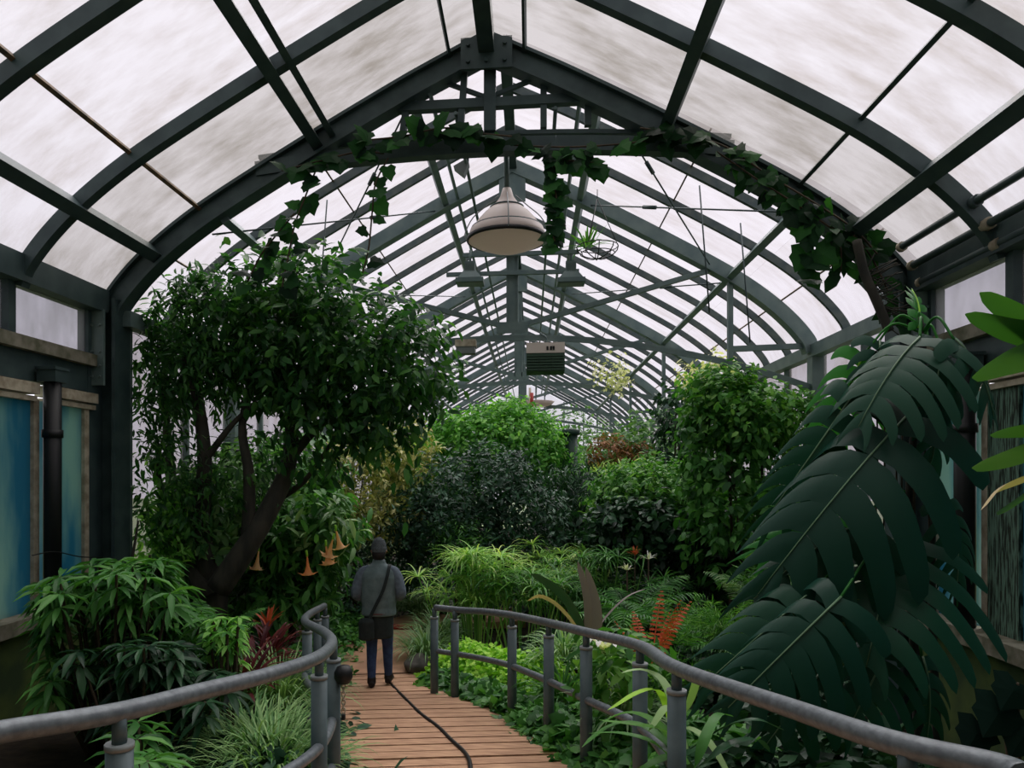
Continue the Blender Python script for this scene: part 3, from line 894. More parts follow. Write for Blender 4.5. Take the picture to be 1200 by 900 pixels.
L_CYP = leafmat('papyrus_leaf', [srgb(82, 124, 60), srgb(120, 158, 88), srgb(166, 182, 112)], .5, .3)
L_STRIPE = leafmat('pale_striped_blade', [srgb(72, 116, 66), srgb(128, 156, 104), srgb(46, 88, 46)], .45, .2)
L_GRASS = leafmat('border_grass_blade', [srgb(58, 96, 62), srgb(126, 148, 112), srgb(80, 116, 72)], .45, .2)
L_BLUE = leafmat('bluish_dark_leaf', [srgb(20, 42, 32), srgb(34, 62, 46), srgb(52, 84, 62)], .42, .15, spec=.2)
L_BRONZE = leafmat('bronze_strap_leaf', [srgb(84, 84, 82), srgb(104, 98, 96), srgb(120, 106, 104)], .4, .1)
L_TAN = leafmat('tan_dry_leaf', [srgb(150, 136, 104), srgb(176, 160, 122)], .6, .2)
L_RED = leafmat('coppery_red_frond', [srgb(150, 60, 40), srgb(172, 84, 58)], .5, .2)
L_MAROON = leafmat('maroon_leaf', [srgb(46, 18, 24), srgb(72, 26, 30), srgb(96, 44, 38)], .4, .15)
L_IVYV = leafmat('vine_leaf', [srgb(10, 26, 18), srgb(22, 50, 28), srgb(40, 80, 38)], .5, .3, obj=True, spec=.08)
L_MONS = leafmat('monstera_leaf', [srgb(14, 48, 38), srgb(20, 58, 44), srgb(16, 52, 36)], .42, .12, obj=True, spec=.22)
L_MONSG = leafmat('young_monstera_leaf', [srgb(36, 92, 40), srgb(50, 112, 48)], .35, .25, obj=True)
L_EDGE = leafmat('yellow_green_broad_leaf', [srgb(44, 84, 34), srgb(66, 104, 44)], .4, .25, obj=True)  # the leaf's own yellow green, varied a little per leaf
L_ORANGE = leafmat('orange_trumpet_flower', [srgb(206, 128, 84), srgb(220, 158, 120)], .5, .35, obj=True)
L_WHITE = leafmat('cream_petal', [srgb(236, 228, 190), srgb(244, 240, 214)], .5, .3)
L_ORB = leafmat('orange_brown_leaf', [srgb(86, 58, 38), srgb(124, 84, 54), srgb(66, 72, 42)], .6, .2)
L_FRESH = leafmat('fresh_leaf', [srgb(44, 92, 38), srgb(76, 128, 52), srgb(120, 164, 84)], .5, .35)
L_CREAM = leafmat('pale_blossom', [srgb(120, 130, 84), srgb(186, 184, 148), srgb(200, 198, 172)], .5, .25)
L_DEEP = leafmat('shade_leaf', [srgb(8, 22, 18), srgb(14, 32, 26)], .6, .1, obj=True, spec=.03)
L_MID_O = leafmat('mid_green_single_leaf', [srgb(34, 70, 34), srgb(54, 100, 46), srgb(78, 124, 58)], .4, .25, obj=True)
L_DARK_O = leafmat('dark_single_leaf', [srgb(16, 36, 26), srgb(30, 58, 38), srgb(44, 76, 48)], .35, .15, obj=True)
L_TREE_O = leafmat('tree_single_leaf', [srgb(20, 48, 26), srgb(40, 78, 40), srgb(68, 108, 54)], .36, .35, obj=True)
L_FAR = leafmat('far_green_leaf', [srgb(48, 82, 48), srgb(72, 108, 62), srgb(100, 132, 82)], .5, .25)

def rn(s): return np.random.default_rng(s)
def blob(px, py, zd, rx, ry, rz=None):
    c = W(px, py, zd); s = zd / F
    return (c.x, c.y, c.z, rx * s, (rz if rz else (rx + ry) / 2 * s), ry * s)
def trunk(path, r0, r1, mat_, parent, name='trunk', n=8, rel=None):
    p = smooth_path(path, 5)
    if rel is not None: p = [q - rel for q in p]
    return MB().tube(p, list(np.linspace(r0, r1, len(p))), n).build(name, mat_, parent)
def shrub(name, label, cat, px, zd, blobs, mat_, ntw, lpt, L, Wd, tpl=LENS, seed=1, group=None, stems=3, bark=None, single=None, **kw):
    base = G(px, zd)
    root = empty(name, base, label, cat, group)
    if single: kw['solo'] = (root, base) + single
    bag = TriBag(); r = rn(seed)
    bl = [blob(*b) for b in blobs]
    cloud(bag, r, bl, ntw, lpt, L, Wd, tpl, **kw)
    o = bag.build('foliage', mat_, root, True, base)
    o.location = (0, 0, 0)
    mb = MB()
    for i in range(stems):
        b = bl[i % len(bl)]
        tip = Vector((b[0], b[1], b[2])) - base
        if tip.z < .15: tip.z = .15
        s = Vector((r.uniform(-.1, .1), r.uniform(-.1, .1), -.1))
        st = MB().tube(smooth_path([s, s.lerp(tip, .5) + Vector((r.uniform(-.1, .1), r.uniform(-.1, .1), .05)), tip], 4), list(np.linspace(.035, .012, 9)), 6)
        st.build('stem', bark or M_BARKB, root)
    return root
def tuft(name, label, cat, px, zd, mat_, specs, seed=1, group=None, z=None, kind=True):
    """one rosette plant; specs = list of keyword dicts for rosette (dx, dy offsets in metres)"""
    base = G(px, zd)
    if z is not None: base.z = z
    bag = TriBag(); r = rn(seed)
    for sp in specs:
        sp = dict(sp); d = sp.pop('d', (0, 0, 0))
        rosette(bag, r, d, **sp)
    o = put(name, np_mesh(name, np.concatenate(bag.V), np.concatenate(bag.T)), mat_, None, base)
    return tag(o, label, cat, group)

# ---------------------------------------------------------------- big tree on the left
base = G(246, 9.2)
tree = empty('broadleaf_tree', base, 'large leaning broadleaf tree with forked dark trunk just beyond the left column', 'tree')
zt = 9.2
lm = [([(246, 800), (246, 740), (250, 690), (262, 668)], .22, .20), ([(250, 700), (238, 640), (236, 590), (240, 540), (232, 470), (215, 410)], .15, .05),
      ([(256, 690), (290, 640), (318, 592), (338, 545), (342, 490), (334, 420), (346, 360)], .16, .05),
      ([(246, 700), (215, 650), (200, 610), (200, 560), (196, 510), (190, 450)], .11, .04), ([(200, 605), (192, 580), (186, 562), (186, 520)], .06, .03),
      ([(290, 640), (292, 560), (284, 500), (296, 430)], .09, .03), ([(338, 540), (372, 500), (410, 470), (452, 440)], .07, .02), ([(322, 588), (360, 560), (400, 500)], .05, .02),
      ([(240, 540), (270, 500), (300, 470)], .05, .02)]
for i, (p, a, b) in enumerate(lm):
    trunk([W(x, y, zt + .25 * math.sin(i * 2.1 + k * .7)) for k, (x, y) in enumerate(p)], a, b, M_BARK, tree, 'trunk' if i == 0 else 'branch', 9, base)
bag = TriBag(); r = rn(11)
cloud(bag, r, [blob(*b) for b in ((148, 470, 8.4, 22, 110, .16), (165, 430, 8.45, 34, 80, .3), (185, 400, 8.8, 50, 70, .5), (235, 395, 9.2, 62, 55, .7), (160, 510, 8.45, 34, 56, .3), (155, 570, 8.4, 28, 56, .25), (190, 570, 8.9, 40, 50, .4), (225, 440, 9.2, 50, 26, .5), (285, 560, 9.3, 30, 30, .4), (215, 350, 9.2, 50, 30, .5), (160, 375, 8.45, 26, 40, .3))],
      1700, 7, .15, .044, LONG, twig=.45, droop=.55, up=.15, ymin=8.2, solo=(tree, base, 110, L_TREE_O))
bag.build('foliage', L_TREE, tree, True, base).location = (0, 0, 0)
bag = TriBag(); r = rn(12)
cloud(bag, r, [blob(*b) for b in ((345, 395, 9.1, 62, 55, .9), (410, 390, 9.1, 62, 45, .8), (455, 420, 9.0, 60, 42, .8), (400, 450, 9.1, 66, 45, .8), (345, 450, 9.1, 36, 36, .5), (300, 345, 9.1, 50, 36, .7), (370, 340, 9.1, 50, 30, .6), (450, 480, 9.0, 34, 36, .5), (380, 505, 9.0, 48, 32, .5), (310, 400, 9.4, 50, 50, .6), (490, 440, 8.9, 28, 30, .4))],
      1250, 6, .165, .07, OVAL, twig=.4, droop=.6, up=.1, ymin=8.1, solo=(tree, base, 110, L_TREE_O))
bag.build('foliage', L_TREE, tree, True, base).location = (0, 0, 0)
# outlying hanging sprays
r = rn(13)
for (x, y, n) in ((470, 520, 9), (452, 505, 8), (474, 555, 7), (430, 520, 8), (400, 540, 7), (360, 520, 8), (350, 620, 4), (505, 400, 8), (500, 460, 8)):
    c = np.array(W(x, y, 8.9))
    P = c + r.normal(size=(n, 3)) * (.14, .1, .26)
    A = r.normal(size=(n, 3)) * .35 + (0, 0, -1); N = r.normal(size=(n, 3)) + (0, -1, .2)
    s = r.uniform(.16, .24, n)
    solo_leaves(P, A, N, s, 1, .42, OVAL, tree, base, n, L_TREE_O)

# ---------------------------------------------------------------- climbing vine on the arch: every leaf an object
IVYM = np_mesh('leaf', IVY[0], IVY[1], False); IVYM.materials.append(L_IVYV)
OVM = np_mesh('leaf', OVAL[0] * (1, .55, 1), OVAL[1], True); OVM.materials.append(L_IVYV)
def place_leaf(me, parent, p, a, n, s, name='leaf'):
    a = Vector(a).normalized(); y = Vector(n).cross(a)
    if y.length < 1e-3: y = Vector((1, 0, 0))
    y.normalize(); z = a.cross(y)
    o = put(name, me, None, parent)
    M = Matrix((a, y, z)).transposed().to_4x4()
    o.matrix_local = Matrix.Translation(p) @ M @ Matrix.Scale(s, 4)
    return o
def vine(label, strands, seed, group=None):
    r = random.Random(seed)
    P0 = Vector(strands[0][0][0])
    root = empty('climbing_vine', P0, label, 'vine', group)
    for pts, n, s, hang, me in strands:
        p = [q - P0 for q in smooth_path(pts, 8)]
        MB().tube(p, .010, 5).build('stem', M_BARKB, root)
        for k in range(n):
            t = (k + r.random()) / n * (len(p) - 1)
            i = min(int(t), len(p) - 2); c = p[i].lerp(p[i + 1], t - i)
            a = Vector((r.uniform(-1, 1), r.uniform(-.7, .3), r.uniform(-1, .35) - hang))
            nn = Vector((r.uniform(-.4, .4), -1, r.uniform(-.1, .9)))
            place_leaf(me, root, c + a.normalized() * .05, a, nn, s * r.uniform(.6, 1.15))
    return root
Yv = 7.78
def V_(x, y, Y=Yv): return WY(x, y, Y)
vine('lobed vine climbing along the tie beam of the big arch with strands hanging at left',
     [([V_(420, 165), V_(470, 160), V_(520, 150), V_(560, 156), V_(600, 160)], 26, .22, .0, IVYM),
      ([V_(330, 200), V_(370, 190), V_(420, 178), V_(450, 180)], 12, .22, .2, IVYM),
      ([V_(455, 185), V_(440, 215), V_(436, 250), V_(432, 290), V_(425, 320)], 9, .20, .3, IVYM),
      ([V_(372, 195), V_(358, 230), V_(346, 262), V_(338, 300), V_(330, 340)], 16, .19, .2, IVYM),
      ([V_(345, 250), V_(320, 280), V_(305, 300), V_(290, 330)], 12, .18, .2, IVYM),
      ([V_(600, 170), V_(640, 172), V_(680, 172), V_(735, 168), V_(790, 160)], 18, .2, .1, IVYM)], 3)
vine('dense lobed vine strand hanging from the tie beam right of the pendant lamp',
     [([V_(652, 178), V_(648, 205), V_(652, 235), V_(648, 262), V_(650, 285)], 34, .17, .5, IVYM),
      ([V_(650, 180), V_(665, 188), V_(690, 190), V_(712, 196)], 14, .17, .3, IVYM)], 4)
vine('dark vine wrapped thickly round the right shoulder of the big arch',
     [([V_(750, 150), V_(800, 158), V_(850, 172), V_(900, 205), V_(950, 235), V_(1000, 268), V_(1030, 300)], 60, .19, .1, IVYM),
      ([V_(840, 178), V_(890, 212), V_(940, 244), V_(985, 275)], 40, .18, .1, OVM),
      ([V_(935, 240), V_(945, 270), V_(950, 300), V_(944, 330)], 13, .24, .5, IVYM),
      ([V_(975, 262), V_(985, 290), V_(985, 318)], 12, .22, .5, OVM),
      ([V_(1000, 275), V_(1020, 300), V_(1040, 340), V_(1052, 372)], 26, .2, .6, OVM)], 6)
# thick dead root dangling with bristly rootlets
P0 = V_(1004, 282, 7.6)
root = empty('aerial_root', P0, 'dark bristly aerial root dangling below the right arch shoulder', 'root')
pp = smooth_path([Vector((0, 0, 0)), V_(1013, 320, 7.55) - P0, V_(1026, 350, 7.5) - P0, V_(1042, 388, 7.45) - P0], 6)
MB().tube(pp, .045, 7).build('root_stem', M_BARK, root)
r = random.Random(8); mb = MB()
for k in range(46):
    q = pp[r.randint(6, len(pp) - 1)]
    mb.tube([q, q + Vector((r.uniform(.05, .35), r.uniform(-.1, .1), r.uniform(-.15, .18)))], .006, 4)
tag(mb.build('rootlets', M_BARK, root), kind='stuff')

# ---------------------------------------------------------------- middle distance shrubs
shrub('variegated_shrub', 'cream and yellow variegated shrub behind the brugmansia, left of centre', 'shrub', 420, 13, [(425, 560, 13, 58, 48, .9), (385, 575, 13, 34, 45, .7), (465, 525, 13.2, 40, 35, .6), (430, 605, 12.8, 50, 30, .6), (445, 530, 13, 40, 30)], L_VARI, 1150, 6, .13, .05, LENS, 21)
shrub('rounded_shrub', 'big rounded dark shrub in the centre behind the papyrus', 'shrub', 565, 13, [(560, 585, 13, 78, 52, 1.0), (540, 625, 12.8, 66, 40, .9), (605, 610, 13, 56, 50, .8), (500, 610, 12.8, 42, 36, .7), (575, 560, 13, 50, 36)], L_BLUE, 1700, 6, .13, .055, LENS, 22)
shrub('tall_green_shrub', 'tall bright green leafy shrub rising behind the rounded dark shrub', 'shrub', 590, 16.5, [(585, 520, 16.5, 76, 36, 1.2), (540, 530, 16.5, 50, 40, 1), (628, 545, 16.5, 46, 36, 1), (595, 500, 16.8, 40, 26, 1)], L_FRESH, 2600, 6, .15, .07, OVAL, 23)
shrub('weeping_shrub', 'dark weeping shrub right of the central rounded shrub', 'shrub', 675, 14.5, [(675, 590, 14.5, 46, 46, .9), (655, 630, 14.3, 46, 34, .9), (700, 620, 14.3, 40, 34, .8)], L_DARK, 700, 8, .2, .04, LONG, 24, droop=1.0)
shrub('low_shrub', 'low dark shrub directly behind the person', 'shrub', 440, 13.6, [(430, 660, 13.6, 60, 36, .7), (470, 640, 13.6, 50, 40, .7), (395, 690, 12.4, 40, 36, .5)], L_BLUE, 700, 6, .12, .055, LENS, 25)
shrub('fine_shrub', 'fresh green fine leaved shrub between dark shrub and papyrus', 'shrub', 540, 12.2, [(535, 640, 12.2, 30, 22, .4)], L_MID, 160, 8, .12, .02, LONG, 26)
shrub('glossy_shrub', 'broad rounded shrub right of centre, fresh green on top', 'shrub', 765, 12.6, [(765, 580, 12.6, 60, 34, .9), (735, 590, 12.6, 40, 30, .7), (800, 585, 12.6, 40, 32, .7)], L_BRIGHT, 1100, 6, .125, .058, OVAL, 27)
shrub('glossy_shrub', 'dark glossy shrub below the fresh green rounded shrub, right of centre', 'shrub', 770, 12.0, [(770, 625, 12.0, 66, 34, .8), (730, 620, 12.0, 40, 30, .7), (820, 640, 12.0, 50, 40, .7), (850, 680, 11.6, 40, 36, .6)], L_DARK, 800, 6, .17, .08, OVAL, 28)
shrub('ivy_column', 'thick column of overlapping ivy leaves climbing up right of centre', 'vine', 858, 10.8, [(856, 560, 10.8, 42, 70, .45), (850, 510, 10.8, 40, 40, .4), (862, 620, 10.8, 46, 60, .5), (845, 480, 10.9, 26, 30, .3)], L_MID, 620, 5, .17, .085, OVAL, 29, droop=.8, shell=.8, single=(280, L_MID_O))
shrub('climbing_canopy', 'bright climbing canopy spreading right from the top of the ivy column', 'vine', 880, 10.7, [(892, 486, 10.7, 54, 22, .6), (845, 462, 10.7, 36, 20, .5), (930, 500, 10.7, 34, 28, .5), (862, 500, 10.7, 40, 20, .5)], L_BRIGHT, 900, 6, .12, .06, OVAL, 30)
shrub('hanging_climber', 'dark climber hanging in a column below the second truss', 'vine', 795, 15, [(795, 520, 15, 18, 50, .3), (792, 480, 15, 16, 30, .3), (800, 560, 15, 26, 30, .4)], L_DARK, 260, 6, .17, .08, OVAL, 31, droop=.9)
shrub('flowering_climber', 'climber with pale cream blossom under the second truss', 'vine', 714, 15.8, [(714, 436, 15.8, 14, 12, .25), (722, 446, 15.8, 10, 10, .2)], L_CREAM, 60, 6, .09, .05, OVAL, 32, stems=0)
shrub('flowering_climber', 'cream flowered climber above the ivy column by the second truss end', 'vine', 822, 12.8, [(824, 442, 12.8, 18, 12, .25), (840, 432, 12.8, 10, 10, .2)], L_CREAM, 90, 6, .12, .06, OVAL, 33, stems=1)
shrub('rusty_shrub', 'rusty orange leaved shrub far back right of centre', 'shrub', 716, 19.5, [(716, 535, 19.5, 16, 18, .5), (748, 545, 19.5, 10, 20, .4)], L_ORB, 200, 6, .2, .08, LENS, 34)
shrub('tall_grass_shrub', 'yellowish drooping shrub far back below the rusty shrub', 'shrub', 725, 18.5, [(725, 565, 18.5, 34, 18, .7), (770, 560, 18.5, 30, 20, .7)], L_CYP, 350, 6, .3, .03, LONG, 35, droop=1.1)
k = 0
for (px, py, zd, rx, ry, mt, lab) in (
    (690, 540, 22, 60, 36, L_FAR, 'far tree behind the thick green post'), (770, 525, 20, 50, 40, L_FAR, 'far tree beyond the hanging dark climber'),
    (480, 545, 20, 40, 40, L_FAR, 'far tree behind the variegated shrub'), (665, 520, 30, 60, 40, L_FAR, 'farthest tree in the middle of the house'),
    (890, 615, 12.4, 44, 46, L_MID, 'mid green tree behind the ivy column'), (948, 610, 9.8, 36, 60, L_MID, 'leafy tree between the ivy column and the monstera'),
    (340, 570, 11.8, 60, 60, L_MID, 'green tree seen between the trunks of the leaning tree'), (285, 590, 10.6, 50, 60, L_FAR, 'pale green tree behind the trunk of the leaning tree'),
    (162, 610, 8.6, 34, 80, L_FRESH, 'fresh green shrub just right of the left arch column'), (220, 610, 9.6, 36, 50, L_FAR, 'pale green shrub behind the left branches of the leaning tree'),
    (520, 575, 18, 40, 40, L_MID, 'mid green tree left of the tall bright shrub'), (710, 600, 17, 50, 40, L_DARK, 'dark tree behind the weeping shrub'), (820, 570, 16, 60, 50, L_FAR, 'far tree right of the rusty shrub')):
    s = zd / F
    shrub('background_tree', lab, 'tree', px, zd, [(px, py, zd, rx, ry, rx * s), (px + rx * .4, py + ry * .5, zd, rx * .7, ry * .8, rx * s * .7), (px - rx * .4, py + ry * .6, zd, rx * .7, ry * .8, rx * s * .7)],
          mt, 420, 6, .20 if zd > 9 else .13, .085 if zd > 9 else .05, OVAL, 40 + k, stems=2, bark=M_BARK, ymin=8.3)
    k += 1

# ---------------------------------------------------------------- papyrus clumps
def papyrus(label, px, zd, heads, seed, mat_=None, group=None, n=24, L=.48):
    base = G(px, zd)
    root = empty('papyrus', base, label, 'papyrus', group)
    r = rn(seed); bag = TriBag(); st = MB()
    for (x, y) in heads:
        c = W(x, y, zd + r.uniform(-.3, .3)) - base
        st.tube(smooth_path([Vector((c.x * .4, c.y * .4, -.05)), Vector((c.x * .8, c.y * .8, c.z * .6)), c], 3), .010, 5)
        rosette(bag, r, c, n, L, .030, e=(-.1, .75), bend=(1.0, 2.0), seg=6, spread=.01)
    tag(put('leaf_heads', np_mesh('leaf_heads', np.concatenate(bag.V), np.concatenate(bag.T)), mat_ or L_CYP, root), kind='stuff')
    tag(st.build('stems', L_CYP, root), kind='stuff')
    return root
R = random.Random(5)
papyrus('largest pale green papyrus clump behind the far end of the right handrail', 560, 10.8,
        [(R.gauss(558, 30), R.uniform(650, 706)) for _ in range(34)] + [(556, 655), (582, 652), (535, 664), (600, 660)], 51)
papyrus('bright green papyrus clump just right of the largest papyrus clump', 612, 10.4, [(R.gauss(612, 20), R.uniform(672, 712)) for _ in range(22)], 52, L_BRIGHT)
papyrus('papyrus clump in front of the weeping shrub', 650, 12, [(R.gauss(655, 26), R.uniform(632, 690)) for _ in range(30)], 53)
papyrus('dark green papyrus clump behind the bronze strap plant', 700, 11, [(R.gauss(705, 34), R.uniform(650, 720)) for _ in range(40)], 54, L_MID)

# ---------------------------------------------------------------- ferns and palms
def fern(name, label, cat, px, zd, mat_, n, L, ll, lw, seed, e=(.6, 1.2), bend=(.9, 1.8), nl=22, z=None, sweep=.4, tpl=LONG, phi=None, parts=True):
    base = G(px, zd)
    if z is not None: base.z = z
    root = empty(name, base, label, cat)
    r = rn(seed)
    for i in range(n):
        bag = TriBag()
        ph = (2 * PI * i / n + r.uniform(-.3, .3)) if phi is None else r.uniform(*phi)
        frond(bag, r, (0, 0, 0), ph, r.uniform(*e), L * r.uniform(.75, 1.1), r.uniform(*bend), nl, ll, lw, tpl, sweep)
        tag(put('frond', np_mesh('frond', np.concatenate(bag.V), np.concatenate(bag.T)), mat_, root), kind='stuff')
    return root
fern('palm', 'small feathery palm right of centre in front of the dark glossy shrub', 'palm', 742, 9.6, L_MID, 11, 1.15, .30, .03, 61, z=.5)
fern('palm', 'grey green feathery palm right of the ivy column foot', 'palm', 888, 9.4, L_GRASS, 9, .9, .26, .028, 62, z=.75)
fern('fern', 'coppery red fern with upright fronds behind the right handrail', 'fern', 763, 6.5, L_RED, 9, .72, .075, .026, 63, e=(.9, 1.35), bend=(.1, .35), nl=17, z=.84, sweep=.2)
fern('fern', 'pale pinkish drooping fern frond left of the red fern', 'fern', 735, 6.9, L_TAN, 2, .42, .06, .02, 64, e=(.5, .8), bend=(.8, 1.2), nl=16, z=.98, phi=(2.5, 3.3))
fern('fern', 'leafy fern at the foot of the leaning tree behind the lance leaved shrubs', 'fern', 250, 7.6, L_MID, 11, .8, .17, .04, 65, z=.75)
fern('fern', 'blue green palm tuft in the shade below the central dark shrub', 'palm', 622, 12.4, L_BLUE, 7, .8, .3, .03, 66, z=.9)
fern('tree_fern', 'fan of dark palm fronds behind the right of the bronze strap plant', 'palm', 800, 8.6, L_MID, 9, 1.0, .22, .03, 67, z=.5)
# feathery fine mound
def feather(label, px, zd, zc, n, seed, L=.7, mat_=L_MID):
    base = G(px, zd); base.z = zc
    root = empty('asparagus_fern', base, label, 'fern')
    r = rn(seed)
    for i in range(n):
        bag = TriBag(); ph = r.uniform(0, 2 * PI)
        pts = blade_curve(r, (0, 0, 0), ph, r.uniform(.7, 1.3), L * r.uniform(.6, 1.1), r.uniform(1.2, 2.2), 8)
        m_ = 46; t = r.random(m_) * 6.8; i0 = t.astype(int); P = pts[i0] + (pts[i0 + 1] - pts[i0]) * (t - i0)[:, None]
        A = r.normal(size=(m_, 3)) + (math.cos(ph), math.sin(ph), -.2)
        bag.add(*leaves(P, A, r.normal(size=(m_, 3)) + (0, 0, 1), np.full(m_, .12), np.full(m_, .010), LENS)); ribbon(bag, pts, .008, 0)
        tag(put('frond', np_mesh('frond', np.concatenate(bag.V), np.concatenate(bag.T)), mat_, root), kind='stuff')
    return root
feather('wispy bright asparagus fern right of the red fern', 845, 7.2, .92, 44, 71, .8, L_BRIGHT)
feather('wispy dark asparagus fern left of the monstera leaves', 905, 7.4, 1.3, 26, 72, .6, L_MID)
feather('fine green asparagus fern low behind the red fern', 800, 6.6, .65, 30, 73, .6, L_MID)

# ---------------------------------------------------------------- strap leaved plants
# bronze flax
base = W(688, 744, 6.6); base.z -= .12
root = empty('bronze_flax', base, 'bronze flax with broad upright strap leaves behind the right handrail', 'plant')
def strap(parent, pts, w, mat_, name='leaf', fold=.25, power=.6, side=None):
    bag = TriBag(); ribbon(bag, np.array([tuple(p) for p in pts]), w, fold, power, side)
    return put(name, np_mesh(name, bag.V[0], bag.T[0]), mat_, parent)
def wp(ps, zd, base): return smooth_path([W(x, y, zd) - base for x, y in ps], 4)
s0 = (CS, SN, 0)
strap(root, wp([(688, 755), (690, 720), (686, 690), (677, 658)], 6.6, base), .10, L_BRONZE, side=s0)
strap(root, wp([(696, 755), (700, 725), (696, 695), (686, 664)], 6.5, base), .10, L_BRONZE, side=s0)
strap(root, wp([(690, 752), (678, 726), (662, 700), (644, 684), (622, 672)], 6.5, base), .13, L_DARK, side=(.3, -.4, .85))
strap(root, wp([(686, 750), (668, 724), (650, 706), (632, 698), (618, 704)], 6.4, base), .07, L_TAN, side=(.1, -.6, .75))
strap(root, wp([(692, 750), (712, 722), (735, 700), (757, 690)], 6.8, base), .07, L_BRONZE)
# clivia at the near right post
base = W(800, 885, 3.9); base.z -= .05
root = empty('clivia', base, 'strappy green plant with long arching leaves at the near right handrail post', 'plant')
for (ps, w, m_) in (([(795, 880), (760, 862), (725, 868), (685, 893)], .055, L_MID), ([(795, 880), (770, 840), (735, 832), (700, 836)], .05, L_BRIGHT), ([(798, 875), (775, 815), (742, 803), (706, 815)], .04, L_LIME),
                    ([(800, 870), (785, 812), (765, 800), (735, 802)], .045, L_STRIPE), ([(798, 880), (772, 850), (742, 848), (708, 868)], .055, L_BRIGHT), ([(802, 880), (770, 870), (738, 885), (722, 912)], .055, L_MID),
                    ([(805, 880), (800, 840), (775, 822), (752, 838)], .05, L_STRIPE), ([(800, 885), (815, 850), (838, 835), (868, 850)], .05, L_MID), ([(805, 880), (840, 855), (880, 860), (910, 890)], .05, L_DARK),
                    ([(800, 890), (818, 845), (822, 800), (812, 780)], .045, L_STRIPE), ([(800, 890), (812, 868), (832, 872), (850, 905)], .05, L_STRIPE), ([(795, 890), (765, 880), (745, 905), (735, 930)], .05, L_DARK),
                    ([(790, 885), (758, 852), (725, 848), (690, 862)], .045, L_MID), ([(810, 880), (845, 838), (872, 826), (905, 842)], .05, L_DARK)):
    q = wp(ps, 3.9, base)
    q = [p + Vector((0, .25 * math.sin(i * .2 + ps[1][0]), 0)) for i, p in enumerate(q)]
    strap(root, q, w * 1.35, m_)
G2 = 'liriope clumps edging the path'
for i, (px, zd, lab) in enumerate(((478, 13.7, 'pale striped grass clump beyond the red hose, left one'), (498, 13.3, 'pale striped grass clump beyond the red hose, right one'), (515, 11.2, 'striped grass clump behind the end post of the right handrail'), (500, 10.2, 'striped grass clump spilling over the boardwalk edge by the stone'))):
    tuft('border_grass', lab, 'grass', px, zd, L_GRASS, [dict(n=230, L=.72, w=.026, e=(.6, 1.4), bend=(1.6, 2.6), spread=.26)], 80 + i, G2, z=.05)
for i, (px, zd, z, lab, m_) in enumerate(((662, 7.6, .72, 'spider plant with white striped leaves behind the middle of the right rail', L_STRIPE), (645, 8.6, .35, 'white striped spider plant left of the bronze flax', L_STRIPE), (712, 7.4, .62, 'white striped spider plant right of the bronze flax', L_STRIPE),
                                       (735, 5.6, .7, 'dark strappy spider plant below the red fern', L_GRASS), (660, 7.2, .42, 'green grassy clump behind the fourth right rail post', L_MID), (700, 8.6, .5, 'green grassy clump beyond the bronze flax', L_MID))):
    tuft('spider_plant', lab, 'plant', px, zd, m_, [dict(n=90, L=.5, w=.026, e=(.5, 1.4), bend=(1.4, 2.4), spread=.12)], 90 + i, None, z)
for i, (px, zd, z, L, n, lab) in enumerate(((328, 6.5, .60, .50, 240, 'upper spider plant mound inside the bend of the left handrail'), (322, 5.0, .52, .5, 230, 'lower spider plant mound behind the near left handrail posts'), (298, 5.4, .58, .45, 140, 'spider plant mound left of the lower striped mound'))):
    tuft('spider_plant', lab, 'plant', px, zd, L_STRIPE, [dict(n=n * 3, L=L, w=.020, e=(.4, 1.45), bend=(1.3, 2.3), spread=.38)], 100 + i, 'spider plant mounds by the left rail', z)

# ---------------------------------------------------------------- ground cover
def groundcover(name, label, cat, pts, mat_, n, L, Wd, seed, hmax=.35, spread=.28, tpl=IVY, lowz=None):
    """pts: list of (px, zd) on the ground, leaves heap round them"""
    r = rn(seed)
    gp = np.array([tuple(G(px, zd)) for px, zd in pts])
    idx = r.integers(0, len(gp) - 1, n); t = r.random(n)[:, None]
    C = gp[idx] * (1 - t) + gp[idx + 1] * t
    off = r.normal(size=(n, 2)) * spread
    C[:, :2] += off
    hh = hmax * np.exp(-(off ** 2).sum(1) / (2 * (spread * 1.1) ** 2)) * (.25 + .75 * r.random(n) ** .35)
    C[:, 2] += hh + .03
    C = C[indoors(C, .2)]; n = len(C)
    A = r.normal(size=(n, 3)) * (1, 1, .4) + (0, -.3, -.2); N = r.normal(size=(n, 3)) * .55 + (0, -.2, 1)
    s = r.uniform(.6, 1.2, n)
    bag = TriBag(); bag.add(*leaves(C, A, N, L * s, Wd * s, tpl))
    o = put(name, np_mesh(name, bag.V[0] - gp[0], bag.T[0]), mat_, None, gp[0])
    return tag(o, label, cat, None, 'stuff')
groundcover('lime_groundcover', 'lime green leafy ground cover mounded behind the far right handrail', 'ground cover', [(540, 9.6), (560, 9.2), (600, 8.8), (640, 8.5)], L_LIME, 6500, .075, .052, 111, .55, .34, OVAL)
groundcover('lime_groundcover', 'thin trailing bright green ground cover under the right rail bend', 'ground cover', [(640, 8.0), (665, 7.2), (640, 7.6)], L_BRIGHT, 900, .09, .06, 112, .40, .25, OVAL)
groundcover('ivy_groundcover', 'dark ivy spilling along the right edge of the boardwalk', 'ground cover', [(512, 9.1), (545, 8.6), (585, 7.9), (618, 7.2), (640, 6.7)], L_MID, 2300, .12, .10, 113, .30, .2)
groundcover('ivy_groundcover', 'dark ivy below the lower right rail near the camera', 'ground cover', [(640, 6.7), (668, 6.2), (705, 5.6), (740, 5.1), (780, 4.7)], L_MID, 2400, .12, .10, 114, .32, .22)
